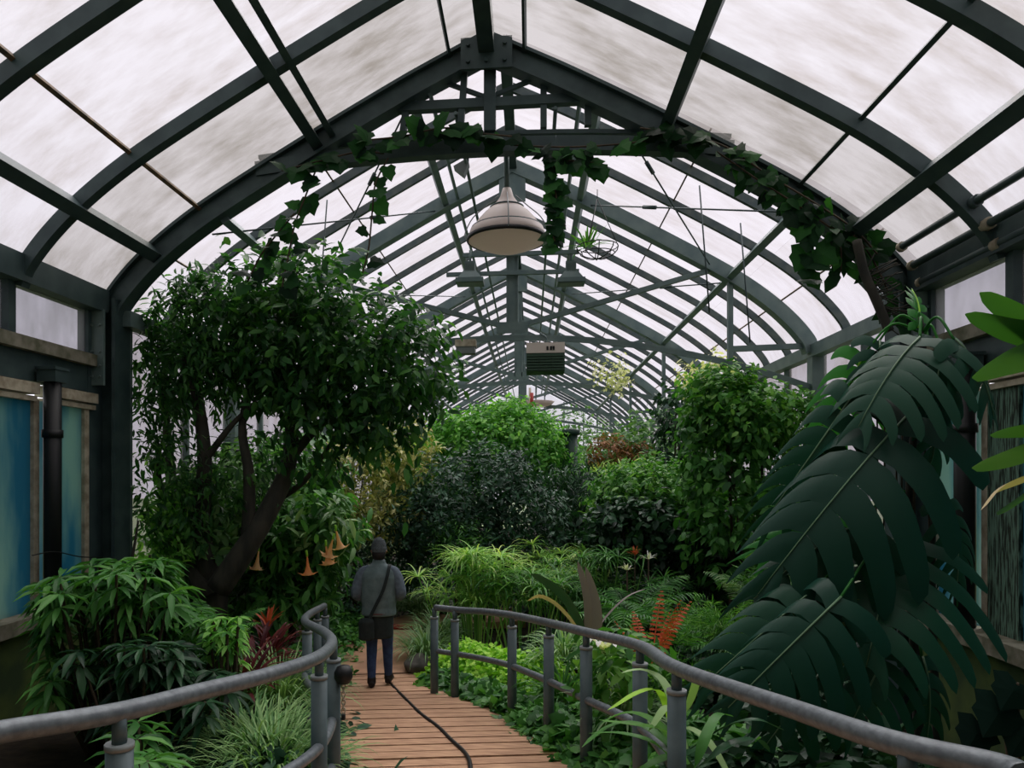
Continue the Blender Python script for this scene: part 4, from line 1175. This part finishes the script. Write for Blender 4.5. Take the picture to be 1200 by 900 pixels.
groundcover('ivy_groundcover', 'mixed green ivy bed between the right rail and the lilies', 'ground cover', [(690, 6.6), (730, 6.1), (770, 5.8), (820, 5.6), (860, 5.2)], L_MID, 2200, .14, .11, 115, .45, .35)
groundcover('leafy_groundcover', 'dark leafy ground cover filling the shade below the near left rail', 'ground cover', [(240, 5.4), (290, 5.0), (340, 4.7), (300, 6.0), (350, 6.4)], L_BLUE, 2000, .15, .08, 116, .35, .35, OVAL)
groundcover('leafy_groundcover', 'dark green low growth between the left rail and the path', 'ground cover', [(380, 10.8), (395, 11.5), (410, 12.6), (360, 9.6), (340, 8.6)], L_MID, 2400, .14, .06, 117, .55, .35, OVAL)
groundcover('leafy_groundcover', 'dark low growth in the deep shade below the near right rail', 'ground cover', [(860, 4.6), (930, 4.2), (1000, 4.0), (1080, 4.2), (1000, 5.2), (900, 5.8)], L_DARK, 2600, .17, .09, 118, .5, .4, OVAL)
groundcover('leafy_groundcover', 'shaded undergrowth around the foot of the leaning tree', 'ground cover', [(150, 9.0), (220, 8.8), (280, 9.2), (330, 9.6), (200, 7.8), (300, 8.4)], L_DARK, 2600, .18, .08, 119, .6, .45, OVAL)
groundcover('leafy_groundcover', 'undergrowth filling the bed right of the papyrus', 'ground cover', [(660, 10), (720, 9.6), (780, 9.4), (840, 9.0), (900, 8.6), (960, 8.0)], L_DARK, 3600, .18, .08, 120, .7, .55, OVAL)
groundcover('leafy_groundcover', 'undergrowth between the far trees and the central shrubs', 'ground cover', [(420, 15), (520, 15), (620, 15), (720, 15), (820, 14), (900, 12.5)], L_DARK, 3800, .24, .1, 121, 1.0, .7, OVAL)

# ---------------------------------------------------------------- left bed
def whorl_shrub(label, px, zd, tips, seed, mat_, L=.26, Wd=.055, n=9, cat='shrub', name='umbrella_shrub', single=None):
    base = G(px, zd)
    root = empty(name, base, label, cat)
    r = rn(seed); bag = TriBag(); st = MB(); acc = []
    for x, y in tips:
        c = W(x, y, zd + r.uniform(-.45, .45)) - base
        st.tube(smooth_path([Vector((c.x * .3, c.y * .3, -.05)), Vector((c.x * .7, c.y * .7, c.z * .55)), c], 3), .011, 5)
        ph = r.uniform(0, 6.28)
        for k in range(2):
            m_ = n
            a = ph + np.arange(m_) * 2 * PI / m_ + r.normal(size=m_) * .15
            A = np.stack([np.cos(a), np.sin(a), r.normal(size=m_) * .2 - .15 - .35 * k], 1)
            N = np.tile([0, 0, 1.], (m_, 1)) + r.normal(size=(m_, 3)) * .2
            s = r.uniform(.7, 1.15, m_)
            acc.append((np.tile(np.array(c + base), (m_, 1)) - (0, 0, .10 * k), A, N, s))
    P, A, N, s = (np.concatenate([q[i] for q in acc]) for i in range(4))
    if single: P, A, N, s = solo_leaves(P, A, N, s, L, Wd, LONG, root, base, single[0], single[1])
    if len(P):
        bag.add(*leaves(P - np.array(base), A, N, L * s, Wd * s, LONG))
        tag(put('foliage', np_mesh('foliage', np.concatenate(bag.V), np.concatenate(bag.T)), mat_, root), kind='stuff')
    tag(st.build('stems', M_BARKB, root), kind='stuff')
    return root
R = random.Random(9)
def outline(n, x0, x1, tab, depth):
    out = []
    for _ in range(n):
        x = R.uniform(x0, x1); top = float(np.interp(x, [a for a, _ in tab], [b for _, b in tab]))
        out.append((x, top + R.uniform(0, 1) ** 1.4 * depth + R.gauss(0, 6)))
    return out
whorl_shrub('large lance leaved shrub covering the end of the left sill', 130, 6.0, outline(60, 55, 200, [(55, 685), (90, 672), (130, 660), (175, 655), (200, 670)], 120), 131, L_MID, single=(280, L_MID_O))
whorl_shrub('lance leaved shrub in front of the leaning tree foot', 200, 6.6, outline(50, 150, 268, [(150, 660), (190, 668), (225, 705), (268, 745)], 95), 132, L_MID, .24, .05, single=(200, L_MID_O))
whorl_shrub('dark low lance leaved shrub above the near left rail', 170, 5.4, [(R.gauss(185, 45), R.uniform(745, 830)) for _ in range(36)], 133, L_DARK, .24, .06, single=(250, L_DARK_O))
whorl_shrub('broad leaved shrub below the near left rail beside the log', 185, 4.4, [(R.gauss(165, 14), R.uniform(835, 895)) for _ in range(9)], 134, L_MID, .26, .06, 7, single=(200, L_MID_O))
whorl_shrub('yellow green croton beside the maroon plants', 266, 5.7, [(R.gauss(264, 9), R.uniform(722, 775)) for _ in range(22)], 135, L_FRESH, .12, .04, 7, name='croton')
for i, (px, zd, z, lab) in enumerate(((300, 7.0, .78, 'maroon leaved plant left of the spider plant mounds'), (318, 7.8, .72, 'maroon and red plant under the brugmansia'), (284, 6.3, .74, 'low maroon plant right of the lance leaved shrub'))):
    tuft('bromeliad', lab, 'plant', px, zd, L_MAROON, [dict(n=34, L=.45, w=.06, e=(.4, 1.3), bend=(.8, 1.8), spread=.2)], 140 + i, None, z)
tuft('bromeliad', 'small bright red bromeliad tip above the maroon plants', 'plant', 314, 8.3, L_RED, [dict(n=14, L=.24, w=.05, e=(.7, 1.4), bend=(.3, .9), spread=.05)], 145, None, .88)
# old log by the rail
base = G(224, 4.3)
lg = empty('tree_stump', base, 'pale ribbed tree stump behind the near left rail', 'stump')
r = random.Random(4); mb = MB()
for k in range(9):
    a = k / 9 * 2 * PI
    mb.tube([(math.cos(a) * .085, math.sin(a) * .085, -.1), (math.cos(a) * .075, math.sin(a) * .075, .36 + r.uniform(-.03, .03))], .04, 7)
mb.tube([(0, 0, -.1), (0, 0, .34)], .08, 10)
mb.build('bark', mat('tan_ribbed_bark', srgb(104, 88, 62), .9, 0, srgb(70, 60, 44), 10, .5), lg)

# ---------------------------------------------------------------- brugmansia with orange trumpets
base = G(345, 10.4)
bru = empty('brugmansia', base, 'brugmansia bush with hanging orange trumpet flowers left of the person', 'shrub')
bag = TriBag(); r = rn(150)
cloud(bag, r, [blob(*b) for b in ((345, 630, 10.4, 50, 34, .6), (385, 615, 10.3, 24, 24, .4), (310, 640, 10.4, 36, 36, .5), (350, 670, 10.5, 50, 32, .5), (330, 700, 10.2, 50, 24, .5))], 520, 6, .25, .075, LONG, twig=.3, droop=.7)
tag(put('foliage', np_mesh('foliage', np.concatenate(bag.V) - np.array(base), np.concatenate(bag.T)), L_MID, bru), kind='stuff')
bag = TriBag(); r = rn(151)
cloud(bag, r, [blob(*b) for b in ((388, 616, 10.0, 22, 16, .3),)], 26, 6, .27, .07, LONG, twig=.3, droop=.4)
tag(put('foliage', np_mesh('foliage', np.concatenate(bag.V) - np.array(base), np.concatenate(bag.T)), L_STRIPE, bru), kind='stuff')
for x, y in ((330, 640), (370, 625), (350, 670)): trunk([base + Vector((0, 0, -.1)), W(342, 700, 10.4), W(x, y, 10.4)], .04, .015, M_BARKB, bru, 'stem', 6, base)
prof = [(.012, 0), (.016, -.05), (.03, -.13), (.06, -.19), (.10, -.215)]
me = None
for (x, y, tl) in ((303, 646, .1), (360, 652, -.05), (382, 640, .15), (390, 632, .3), (394, 622, .2)):
    if me is None:
        b = MB(); b.lathe(prof, 10)
        for k in range(5):
            a = k * 2 * PI / 5
            ca, sa = math.cos(a), math.sin(a)
            b.add([(ca * .09 - sa * .04, sa * .09 + ca * .04, -.212), (ca * .09 + sa * .04, sa * .09 - ca * .04, -.212), (ca * .17, sa * .17, -.19)], [(0, 1, 2)], 0, True)
        me = b.mesh('flower'); me.materials.append(L_ORANGE)
    o = put('flower', me, None, bru, W(x, y, 9.35) - base); o.rotation_euler = (tl, tl * .7, x)
    o.scale = (.85, .85, 1.1)
    MB().tube([(0, 0, 0), (0, .01, .07)], .018, 6).build('calyx', L_LIME, o)

# white lily, tiny red and cream bits
base = W(708, 774, 5.5)
lily = empty('lily', base, 'cream white lily flower with green leaves behind the right rail', 'flower')
b = MB()
for k in range(6):
    a = k * PI / 3
    pts = [np.array((0, 0, 0.)), np.array((math.cos(a) * .03, math.sin(a) * .03 - .02, .06)), np.array((math.cos(a) * .10, math.sin(a) * .08 - .05, .12)), np.array((math.cos(a) * .13, math.sin(a) * .10 - .12, .10))]
    bag = TriBag(); ribbon(bag, np.array(smooth_path([Vector(p) for p in pts], 3)), .07, .2, .7); o = put('petal', np_mesh('petal', bag.V[0], bag.T[0]), L_WHITE, lily, (0, 0, .05))
bag = TriBag(); r = rn(160)
cloud(bag, r, [blob(728, 790, 5.7, 30, 16, .25)], 60, 5, .16, .06, OVAL)
tag(put('foliage', np_mesh('foliage', np.concatenate(bag.V) - np.array(base), np.concatenate(bag.T)), L_BRIGHT, lily), kind='stuff')
for i, (px, py, zd, m_, lab) in enumerate(((744, 650, 11, L_RED, 'tiny red flower spike before the dark glossy shrub'), (735, 668, 10.6, L_WHITE, 'small cream flower tuft left of the red spike'), (760, 655, 10.8, L_WHITE, 'small cream leaved tuft right of the red spike'))):
    c = W(px, py, zd)
    bag = TriBag(); r = rn(170 + i)
    rosette(bag, r, (0, 0, 0), 12, .15, .03, e=(.3, 1.4), bend=(.3, 1.0), spread=.03)
    b = G(px, zd)
    o = empty('flowering_plant', b, lab, 'flower')
    put('flower', np_mesh('flower', np.concatenate(bag.V), np.concatenate(bag.T)), m_, o, c - b)
    MB().tube([(0, 0, -.05), c - b], .012, 5).build('stem', M_BARKB, o)

# hanging wire basket
c = W(700, 289, 10.6)
hb = empty('hanging_basket', c, 'dark wire hanging basket with a little green right of the vine strand', 'basket')
mb = MB()
for k in range(8):
    a = k * PI / 4
    mb.tube([(math.cos(a) * .30 * math.cos(t), math.sin(a) * .30 * math.cos(t), -.18 * math.sin(t)) for t in np.linspace(0, PI / 2, 6)], .008, 4)
for q, rr in ((0, .30), (-.10, .25)): mb.tube([(math.cos(t) * rr, math.sin(t) * rr, q) for t in np.linspace(0, 2 * PI, 17)], .008, 4)
mb.build('wire_frame', M_BLACK, hb)
mb = MB()
for k in range(3): mb.tube([(math.cos(k * 2.1) * .3, math.sin(k * 2.1) * .3, 0), (0, 0, .7)], .006, 4)
mb.tube([(0, 0, .7), (0, 0, roof_z(W(700, 289, 10.6).x - X0F) - c.z - .05)], .006, 4)
mb.build('hanger', M_BLACK, hb)
bag = TriBag(); rosette(bag, rn(180), (-.15, 0, .0), 30, .35, .04, e=(.1, 1.3), bend=(.4, 1.4), spread=.12)
put('plant', np_mesh('plant', np.concatenate(bag.V), np.concatenate(bag.T)), L_BRIGHT, hb)

# ---------------------------------------------------------------- monstera on the right: every leaf an object
def monstera_mesh(L, Wd, seed, lobes=7, droop=.35, curl=.25, down=(0, 0, -1), hang=.62):
    r = random.Random(seed)
    bag = TriBag()
    env = lambda x: Wd / 2 * (math.sin(PI * min(1, (x * .90 + .10)) ** .66) ** .75)
    zc = lambda x, y: -droop * L * max(x / L, 0) ** 2 - curl * (y * y) / Wd + .10 * abs(y)
    for sg in (-1, 1):
        for i in range(lobes):
            a, b = i / lobes, (i + 1) / lobes
            rows = []
            wv = env((a + b) / 2) * r.uniform(.94, 1.04)
            for q, k in ((0, 1), (.25, 1), (.50, 1), (.64, .94), (.82, .90), (.95, .78), (1.02, .42)):
                mid = (a + b) / 2; hw = (b - a) / 2 * k * (1 if q > .3 else 1.0)
                # lower lobes sweep back round the stalk, upper lobes sweep to the tip
                sw = (.30 * q * q - (.50 * q if i == 0 else .18 * q if i == 1 else 0)) * L * .5 + .03 * L * q
                for e in (-1, 0, 1):
                    x = (mid + e * hw) * L * .97 + sw; y = sg * q * wv
                    g = hang * Wd * .5 * (wv * q / (Wd / 2)) ** 2 * (1.12 if i % 2 else 1)
                    z = zc(x, y) + (.010 * L if e == 0 and q > 0 else 0)
                    rows.append((x + down[0] * g, y * (1 - .12 * q) + down[1] * g, z + down[2] * g))
            T = []
            for k in range(6):
                for e in range(2):
                    p = 3 * k + e; t1, t2 = (p, p + 1, p + 4), (p, p + 4, p + 3)
                    T += [t1, t2] if sg > 0 else [t1[::-1], t2[::-1]]
            bag.add(rows, T)
    # pale midrib
    return np_mesh('leaf', np.concatenate(bag.V), np.concatenate(bag.T))
base = G(1078, 4.9); base.z -= .15
mons = empty('monstera', base, 'large monstera with split drooping leaves climbing in front of the right wall', 'monstera')
stalk = [W(1078, 900, 4.9), W(1072, 760, 4.95), W(1064, 640, 5.0), (W(1070, 520, 5.05)), W(1082, 430, 5.1), W(1078, 372, 5.1)]
trunk(stalk, .035, .02, M_BARK, mons, 'stalk', 8, base)
trunk([W(1100, 900, 5.0), W(1092, 700, 5.0), W(1096, 520, 5.1), W(1110, 430, 5.1)], .03, .018, M_BARK, mons, 'stalk', 8, base)
sp = smooth_path(stalk, 6)
MIDR = mat('pale_leaf_midrib', srgb(96, 128, 96), .45)
variants = {}
for i, (b, t, zb, zt_, wf, ny, mt) in enumerate((
    ((1078, 396), (1005, 462), 4.9, 4.6, 1.05, .9, L_MONS), ((1064, 486), (905, 650), 4.8, 4.3, .66, .45, L_MONS), ((1000, 462), (905, 600), 5.0, 4.8, .55, .2, L_MONS),
    ((1012, 612), (888, 668), 4.8, 4.6, .75, .7, L_MONS), ((1052, 632), (1020, 742), 4.8, 4.25, 1.25, .8, L_MONS), ((962, 684), (832, 790), 4.6, 4.3, .70, .35, L_MONS),
    ((985, 700), (868, 812), 4.4, 4.1, .72, .35, L_MONS), ((1095, 462), (1112, 560), 4.9, 4.8, .6, .3, L_MONS), ((1118, 398), (1195, 470), 4.8, 4.6, .85, .8, L_MONS),
    ((1012, 415), (968, 520), 5.2, 5.1, .75, .4, L_MONSG), ((1108, 590), (1150, 690), 4.9, 4.7, .75, .4, L_MONS), ((975, 600), (885, 632), 5.2, 5.0, .6, .5, L_MONSG),
    ((1040, 760), (1000, 850), 4.6, 4.3, .8, .4, L_MONS), ((1080, 770), (1110, 860), 4.7, 4.4, .8, .4, L_MONS), ((960, 790), (900, 870), 4.5, 4.3, .8, .4, L_MONS),
    ((1075, 385), (1085, 330), 5.1, 5.2, .5, .3, L_MONSG), ((1030, 735), (1040, 760), 5.0, 4.9, .9, .5, L_MONSG), ((1030, 400), (1030, 460), 5.2, 5.0, 1.0, .6, L_MONS),
    ((1100, 400), (1110, 470), 5.0, 4.7, .9, .5, L_MONS))):
    p, q = W(*b, zb), W(*t, zt_)
    d = q - p; L = d.length * 1.02
    a = d.normalized()
    n = Vector((SN, -CS, 0)) * (1 - ny * .5) + Vector((0, 0, 1)) * ny
    n.x += -.25 if t[0] < b[0] else .25
    y = n.cross(a).normalized(); z = a.cross(y)
    M = Matrix((a, y, z)).transposed().to_4x4()
    dn = M.to_3x3().transposed() @ Vector((0, 0, -1))
    dn.x *= .4
    me = monstera_mesh(L, L * wf * 1.15, 200 + i, 7 if L > .6 else 5, down=tuple(dn))
    me.materials.append(mt)
    o = put('leaf', me, None, mons)
    o.matrix_local = Matrix.Translation(p - base) @ M
    MB().tube([(L * x, 0, -.35 * L * x * x + .010) for x in np.linspace(0, .97, 8)], list(np.linspace(.008, .003, 8)), 5).build('midrib', MIDR if mt == L_MONS else L_LIME, o)
    c = min(sp, key=lambda s: (s - p).length + .25 * abs(s.z - p.z - .2))
    mid = (c + p) / 2 + Vector((0, 0, .10 + .1 * (c - p).length))
    MB().tube([x - base for x in smooth_path([c, mid, p], 5)], .009, 6).build('petiole', L_MONSG, mons)
r = random.Random(2)
for k in range(7):
    x = 1030 + 9 * k; y0 = r.choice((440, 500, 560))
    pts = [W(x + r.uniform(-5, 5), y0 + j * 90, 5.0 - .03 * j) - base for j in range(4)]
    MB().tube(smooth_path(pts, 4), .006, 5).build('aerial_root', M_BARKB, mons)

# ---------------------------------------------------------------- broad leaves reaching in from the right
base = W(1262, 470, 3.1)
b0 = G(1262, 3.1)
bl = empty('broad_leaved_plant', b0, 'yellow green broad leaved plant reaching in at the right edge of the frame', 'plant')
MB().tube([Vector((0, 0, -.1)), (base - b0) * .6, W(1258, 400, 3.1) - b0], .025, 7).build('stem', M_BARKB, bl)
def broad(parent, ps, w, mat_, zd=3.1, dz=-.3, side=None, power=.9):
    n = len(ps)
    q = smooth_path([W(x, y, zd + dz * i / (n - 1)) - b0 for i, (x, y) in enumerate(ps)], 6)
    return strap(parent, q, w, mat_, 'leaf', .22, power * .9, side)
for ps, w, m_, sd in (([(1262, 430), (1215, 396), (1175, 384), (1131, 368)], 0.145, L_EDGE, (.1, -.6, .8)), ([(1262, 440), (1220, 392), (1186, 368), (1148, 343)], 0.145, L_EDGE, (.4, -.5, .8)),
                      ([(1262, 430), (1220, 412), (1180, 422), (1139, 442)], 0.204, L_EDGE, (-.1, -.6, .8)), ([(1262, 520), (1225, 520), (1180, 535), (1139, 548)], 0.162, L_EDGE, (0, -.6, .8)),
                      ([(1262, 505), (1225, 503), (1190, 505), (1160, 510)], .09, L_EDGE, (0, -.5, .8)), ([(1262, 520), (1215, 552), (1170, 572), (1149, 598)], .10, L_TAN, (.3, -.6, .6)),
                      ([(1262, 540), (1225, 560), (1190, 585), (1168, 600)], .15, L_EDGE, (.2, -.6, .7)), ([(1262, 410), (1240, 360), (1225, 330), (1205, 312)], .13, L_EDGE, (.5, -.5, .6))):
    broad(bl, ps, w, m_, side=Vector(sd).normalized())
b1 = G(1200, 3.2)
ft = empty('fatsia', b1, 'dark lobed leaf plant low in the shade at the right edge', 'plant')
DKM = np_mesh('leaf', IVY[0], IVY[1], False); DKM.materials.append(L_DEEP)
for (x, y, s) in ((1192, 800, .22), (1175, 825, .26), (1205, 850, .25), (1150, 850, .22)):
    p = W(x, y, 3.2) - b1
    place_leaf(DKM, ft, p, (-.5, -.3, -.5), (0, -1, .45), s * .75)
    MB().tube([Vector((0, 0, -.05)), p * .6 + Vector((0, 0, .05)), p], .008, 5).build('petiole', M_BARKB, ft)

# ================================================================== THE PERSON (seen from behind)
base = on_deck(444, 807); base.z = ramp(base.y)
person = empty('person', base, 'person walking away in grey beanie, dark grey jacket, blue jeans and black shoes', 'person')
person.rotation_euler = (0, 0, TH)
dg = bpy.context.evaluated_depsgraph_get
def fuse(name, mb, mat_, voxel, sm=6):
    """fuse overlapping lofts into one continuous smooth surface"""
    me = mb.mesh(name)
    o = put(name, me, mat_)
    m = o.modifiers.new('fuse', 'REMESH'); m.mode = 'VOXEL'; m.voxel_size = voxel
    s = o.modifiers.new('smooth', 'SMOOTH'); s.factor = .5; s.iterations = sm
    bpy.context.view_layer.update()
    me2 = bpy.data.meshes.new_from_object(o.evaluated_get(dg()))
    o.modifiers.clear(); o.data = me2; bpy.data.meshes.remove(me)
    me2.polygons.foreach_set('use_smooth', [True] * len(me2.polygons)); me2.name = name
    o.parent = person
    return o
M_SKIN = mat('skin', srgb(176, 132, 110), .5)
M_JACK = mat('dark_grey_jacket_cloth', srgb(88, 106, 108), .8, 0, srgb(104, 122, 124), 14, .3)
M_SLEEVE = mat('grey_blue_sleeve_cloth', srgb(100, 114, 126), .85, 0, srgb(84, 96, 108), 26, .2)
M_JEAN = mat('dark_blue_denim', srgb(36, 56, 92), .85, 0, srgb(50, 74, 112), 20, .2)
M_UNDER = mat('black_green_cloth', srgb(28, 38, 38), .85, 0, srgb(36, 46, 46), 18, .3)
M_SHOE = mat('black_shoe_leather', srgb(20, 20, 24), .5)
M_BEAN = mat('grey_knitted_wool', srgb(70, 78, 82), .95, 0, srgb(92, 100, 104), 40, .6, stretch=(4, 4, 1))
M_HAIR = mat('dark_hair', srgb(26, 22, 22), .6)
b = MB()
b.rings([((0, .01, 1.475), .05, .05), ((0, .01, 1.53), .056, .06), ((0, .025, 1.56), .062, .082), ((0, .03, 1.60), .072, .094), ((0, .02, 1.65), .077, .100), ((0, .015, 1.70), .074, .096), ((0, .01, 1.745), .055, .075), ((0, .01, 1.768), .02, .03)], 18)
b.rings([((0, 0, .86), .13, .09), ((0, 0, 1.0), .13, .09), ((0, 0, 1.2), .15, .095), ((0, 0, 1.35), .17, .095), ((0, 0, 1.44), .13, .08), ((0, .005, 1.50), .055, .055)], 16)
b.tube([(0, .115, 1.66), (0, .135, 1.625), (0, .115, 1.615)], [.010, .016, .012], 8)
for s in (-1, 1):
    b.tube([(s * .078, .01, 1.66), (s * .088, .0, 1.64), (s * .08, .01, 1.61)], [.012, .016, .010], 7)
    sh, el, wr = Vector((s * .19, 0, 1.405)), Vector((s * .265, -.02, 1.13)), Vector((s * .13, .20, 1.07))
    b.tube([Vector((s * .1, 0, 1.40)), sh, sh.lerp(el, .5), el, el.lerp(wr, .4), wr], [.04, .045, .045, .038, .038, .026], 10)
    hd = (wr - el).normalized(); up = Vector((0, 0, 1)); ou = hd.cross(up).normalized() * 1
    pc = wr + hd * .05
    b.tube([wr, wr + hd * .03, pc + hd * .03, pc + hd * .045], [.024, .034, .038, .03], 10)
    for k, (off, ln) in enumerate(((-.027, .072), (-.009, .082), (.009, .078), (.027, .06))):
        f0 = pc + hd * .03 + up * off
        inn = Vector((-s, .2, 0)).normalized()
        f1 = f0 + hd * ln * .45; f2 = f1 + (hd * .6 + inn * .5) * ln * .35; f3 = f2 + (hd * .1 + inn * .8) * ln * .3
        b.tube([f0 - hd * .02, f0, f1, f2, f3], [.010, .0095, .009, .008, .006], 7)
    t0 = wr + hd * .03 + up * .02
    b.tube([t0, t0 + up * .03 + hd * .02, t0 + up * .045 + hd * .05], [.013, .011, .008], 7)
for s, kn, an in ((-1, (-.085, .03, .49), (-.085, -.02, .09)), (1, (.092, .10, .49), (.10, .17, .10))):
    b.tube([(s * .075, 0, .90), (s * .085, .01, .78), kn, (Vector(kn) + Vector(an)) / 2, an], [.085, .08, .05, .045, .032], 10)
body = fuse('body', b, M_SKIN, .0075, 5)
for s in (-1, 1):
    MB().lathe([(.001, -.011), (.008, -.008), (.011, 0), (.008, .008), (.001, .011)], 10, (s * .03, .112, 1.662)).build('eye', M_SHOE, person)
MB().tube([(-.022, .112, 1.585), (0, .118, 1.583), (.022, .112, 1.585)], .004, 5).build('mouth', M_MAROON if False else M_RED, person)
b = MB()
b.rings([((0, -.005, .87), .205, .145), ((0, -.005, .90), .212, .15), ((0, 0, .97), .205, .145), ((0, 0, 1.02), .212, .15), ((0, 0, 1.2), .225, .148), ((0, -.005, 1.33), .232, .138), ((0, -.005, 1.40), .215, .118), ((0, 0, 1.445), .165, .10), ((0, 0, 1.48), .10, .085), ((0, .005, 1.50), .082, .08), ((0, .008, 1.535), .08, .082), ((0, .008, 1.54), .05, .05)], 24)
jk = fuse('jacket', b, M_JACK, .012, 4)
for s in (-1, 1):
    b = MB()
    b.tube(smooth_path([(s * .10, 0, 1.425), (s * .185, -.005, 1.385), (s * .238, -.015, 1.26), (s * .268, -.025, 1.13), (s * .22, .10, 1.075), (s * .15, .185, 1.07)], 4),
           [.06] * 3 + list(np.linspace(.066, .074, 4)) + list(np.linspace(.074, .066, 6)) + list(np.linspace(.066, .046, 8)), 12)
    fuse('sleeve', b, M_SLEEVE, .011, 4)
b = MB()
b.rings([((0, 0, .60), .15, .115), ((0, 0, .62), .172, .125), ((0, 0, .75), .178, .130), ((0, 0, .88), .178, .125), ((0, 0, .93), .15, .11)], 20)
fuse('long_shirt', b, M_UNDER, .012, 3)
b = MB()
b.rings([((0, 0, .74), .15, .10), ((0, 0, .84), .16, .108), ((0, 0, .95), .145, .10)], 16)
for s, kn, an in ((-1, (-.088, .03, .49), (-.085, -.02, .085)), (1, (.095, .10, .49), (.10, .17, .095))):
    m_ = (Vector(kn) + Vector(an)) / 2 + Vector((0, -.015, 0))
    b.tube(smooth_path([(s * .08, 0, .85), (s * .088, .012, .72), kn, m_, an], 4), list(np.linspace(.098, .088, 5)) + list(np.linspace(.085, .066, 4)) + list(np.linspace(.066, .058, 4)) + list(np.linspace(.057, .048, 4)), 12)
fuse('jeans', b, M_JEAN, .011, 3)
for an, tw in ((Vector((-.085, -.02, 0)), .12), (Vector((.10, .17, 0)), -.12)):
    b = MB()
    d = Vector((-tw, 1, 0)).normalized()
    b.tube([an + Vector((0, 0, .135)), an + Vector((0, 0, .06))], [.052, .056], 12)
    b.tube([an - d * .06 + Vector((0, 0, .045)), an + Vector((0, 0, .05)), an + d * .08 + Vector((0, 0, .045)), an + d * .17 + Vector((0, 0, .036)), an + d * .20 + Vector((0, 0, .03))], [.036, .046, .044, .036, .022], 12)
    sh = fuse('shoe', b, M_SHOE, .009, 4)
    for v in sh.data.vertices:
        if v.co.z < .008: v.co.z = .004
b = MB()
b.rings([((0, .012, 1.625), .090, .108), ((0, .012, 1.68), .094, .112), ((0, .012, 1.685), .089, .107), ((0, .008, 1.73), .084, .098), ((0, .0, 1.775), .062, .075), ((0, -.005, 1.80), .032, .04), ((0, -.008, 1.808), .012, .012)], 22)
bn = fuse('beanie', b, M_BEAN, .008, 2)
b = MB()
b.rings([((0, -.03, 1.535), .05, .03), ((0, -.035, 1.56), .075, .055), ((0, -.02, 1.60), .082, .08), ((0, -.015, 1.64), .08, .08)], 16)
fuse('hair', b, M_HAIR, .009, 2)
b = MB()
b.rings([((-.13, -.155, .60), .07, .04), ((-.13, -.155, .62), .095, .055), ((-.13, -.155, .82), .095, .055), ((-.13, -.15, .86), .07, .035)], 16)
fuse('shoulder_bag', b, M_UNDER, .010, 3)
pts = smooth_path([(.13, .03, 1.475), (.13, -.07, 1.455), (.115, -.135, 1.36), (.07, -.158, 1.2), (.0, -.165, 1.05), (-.06, -.165, .93), (-.10, -.165, .84)], 5)
b = MB()
for p, q in zip(pts[:-1], pts[1:]): b.beam(p, q, .038, .010, (0, -1, .3))
b.build('bag_strap', M_UNDER, person)
b = MB(); b.tube([(.172 * math.cos(t), -.004 + .136 * math.sin(t), .905) for t in np.linspace(0, 2 * PI, 25)], .018, 6, cap=False); b.build('belt_bag_band', mat('muted_red_band', srgb(96, 60, 58), .7), person)
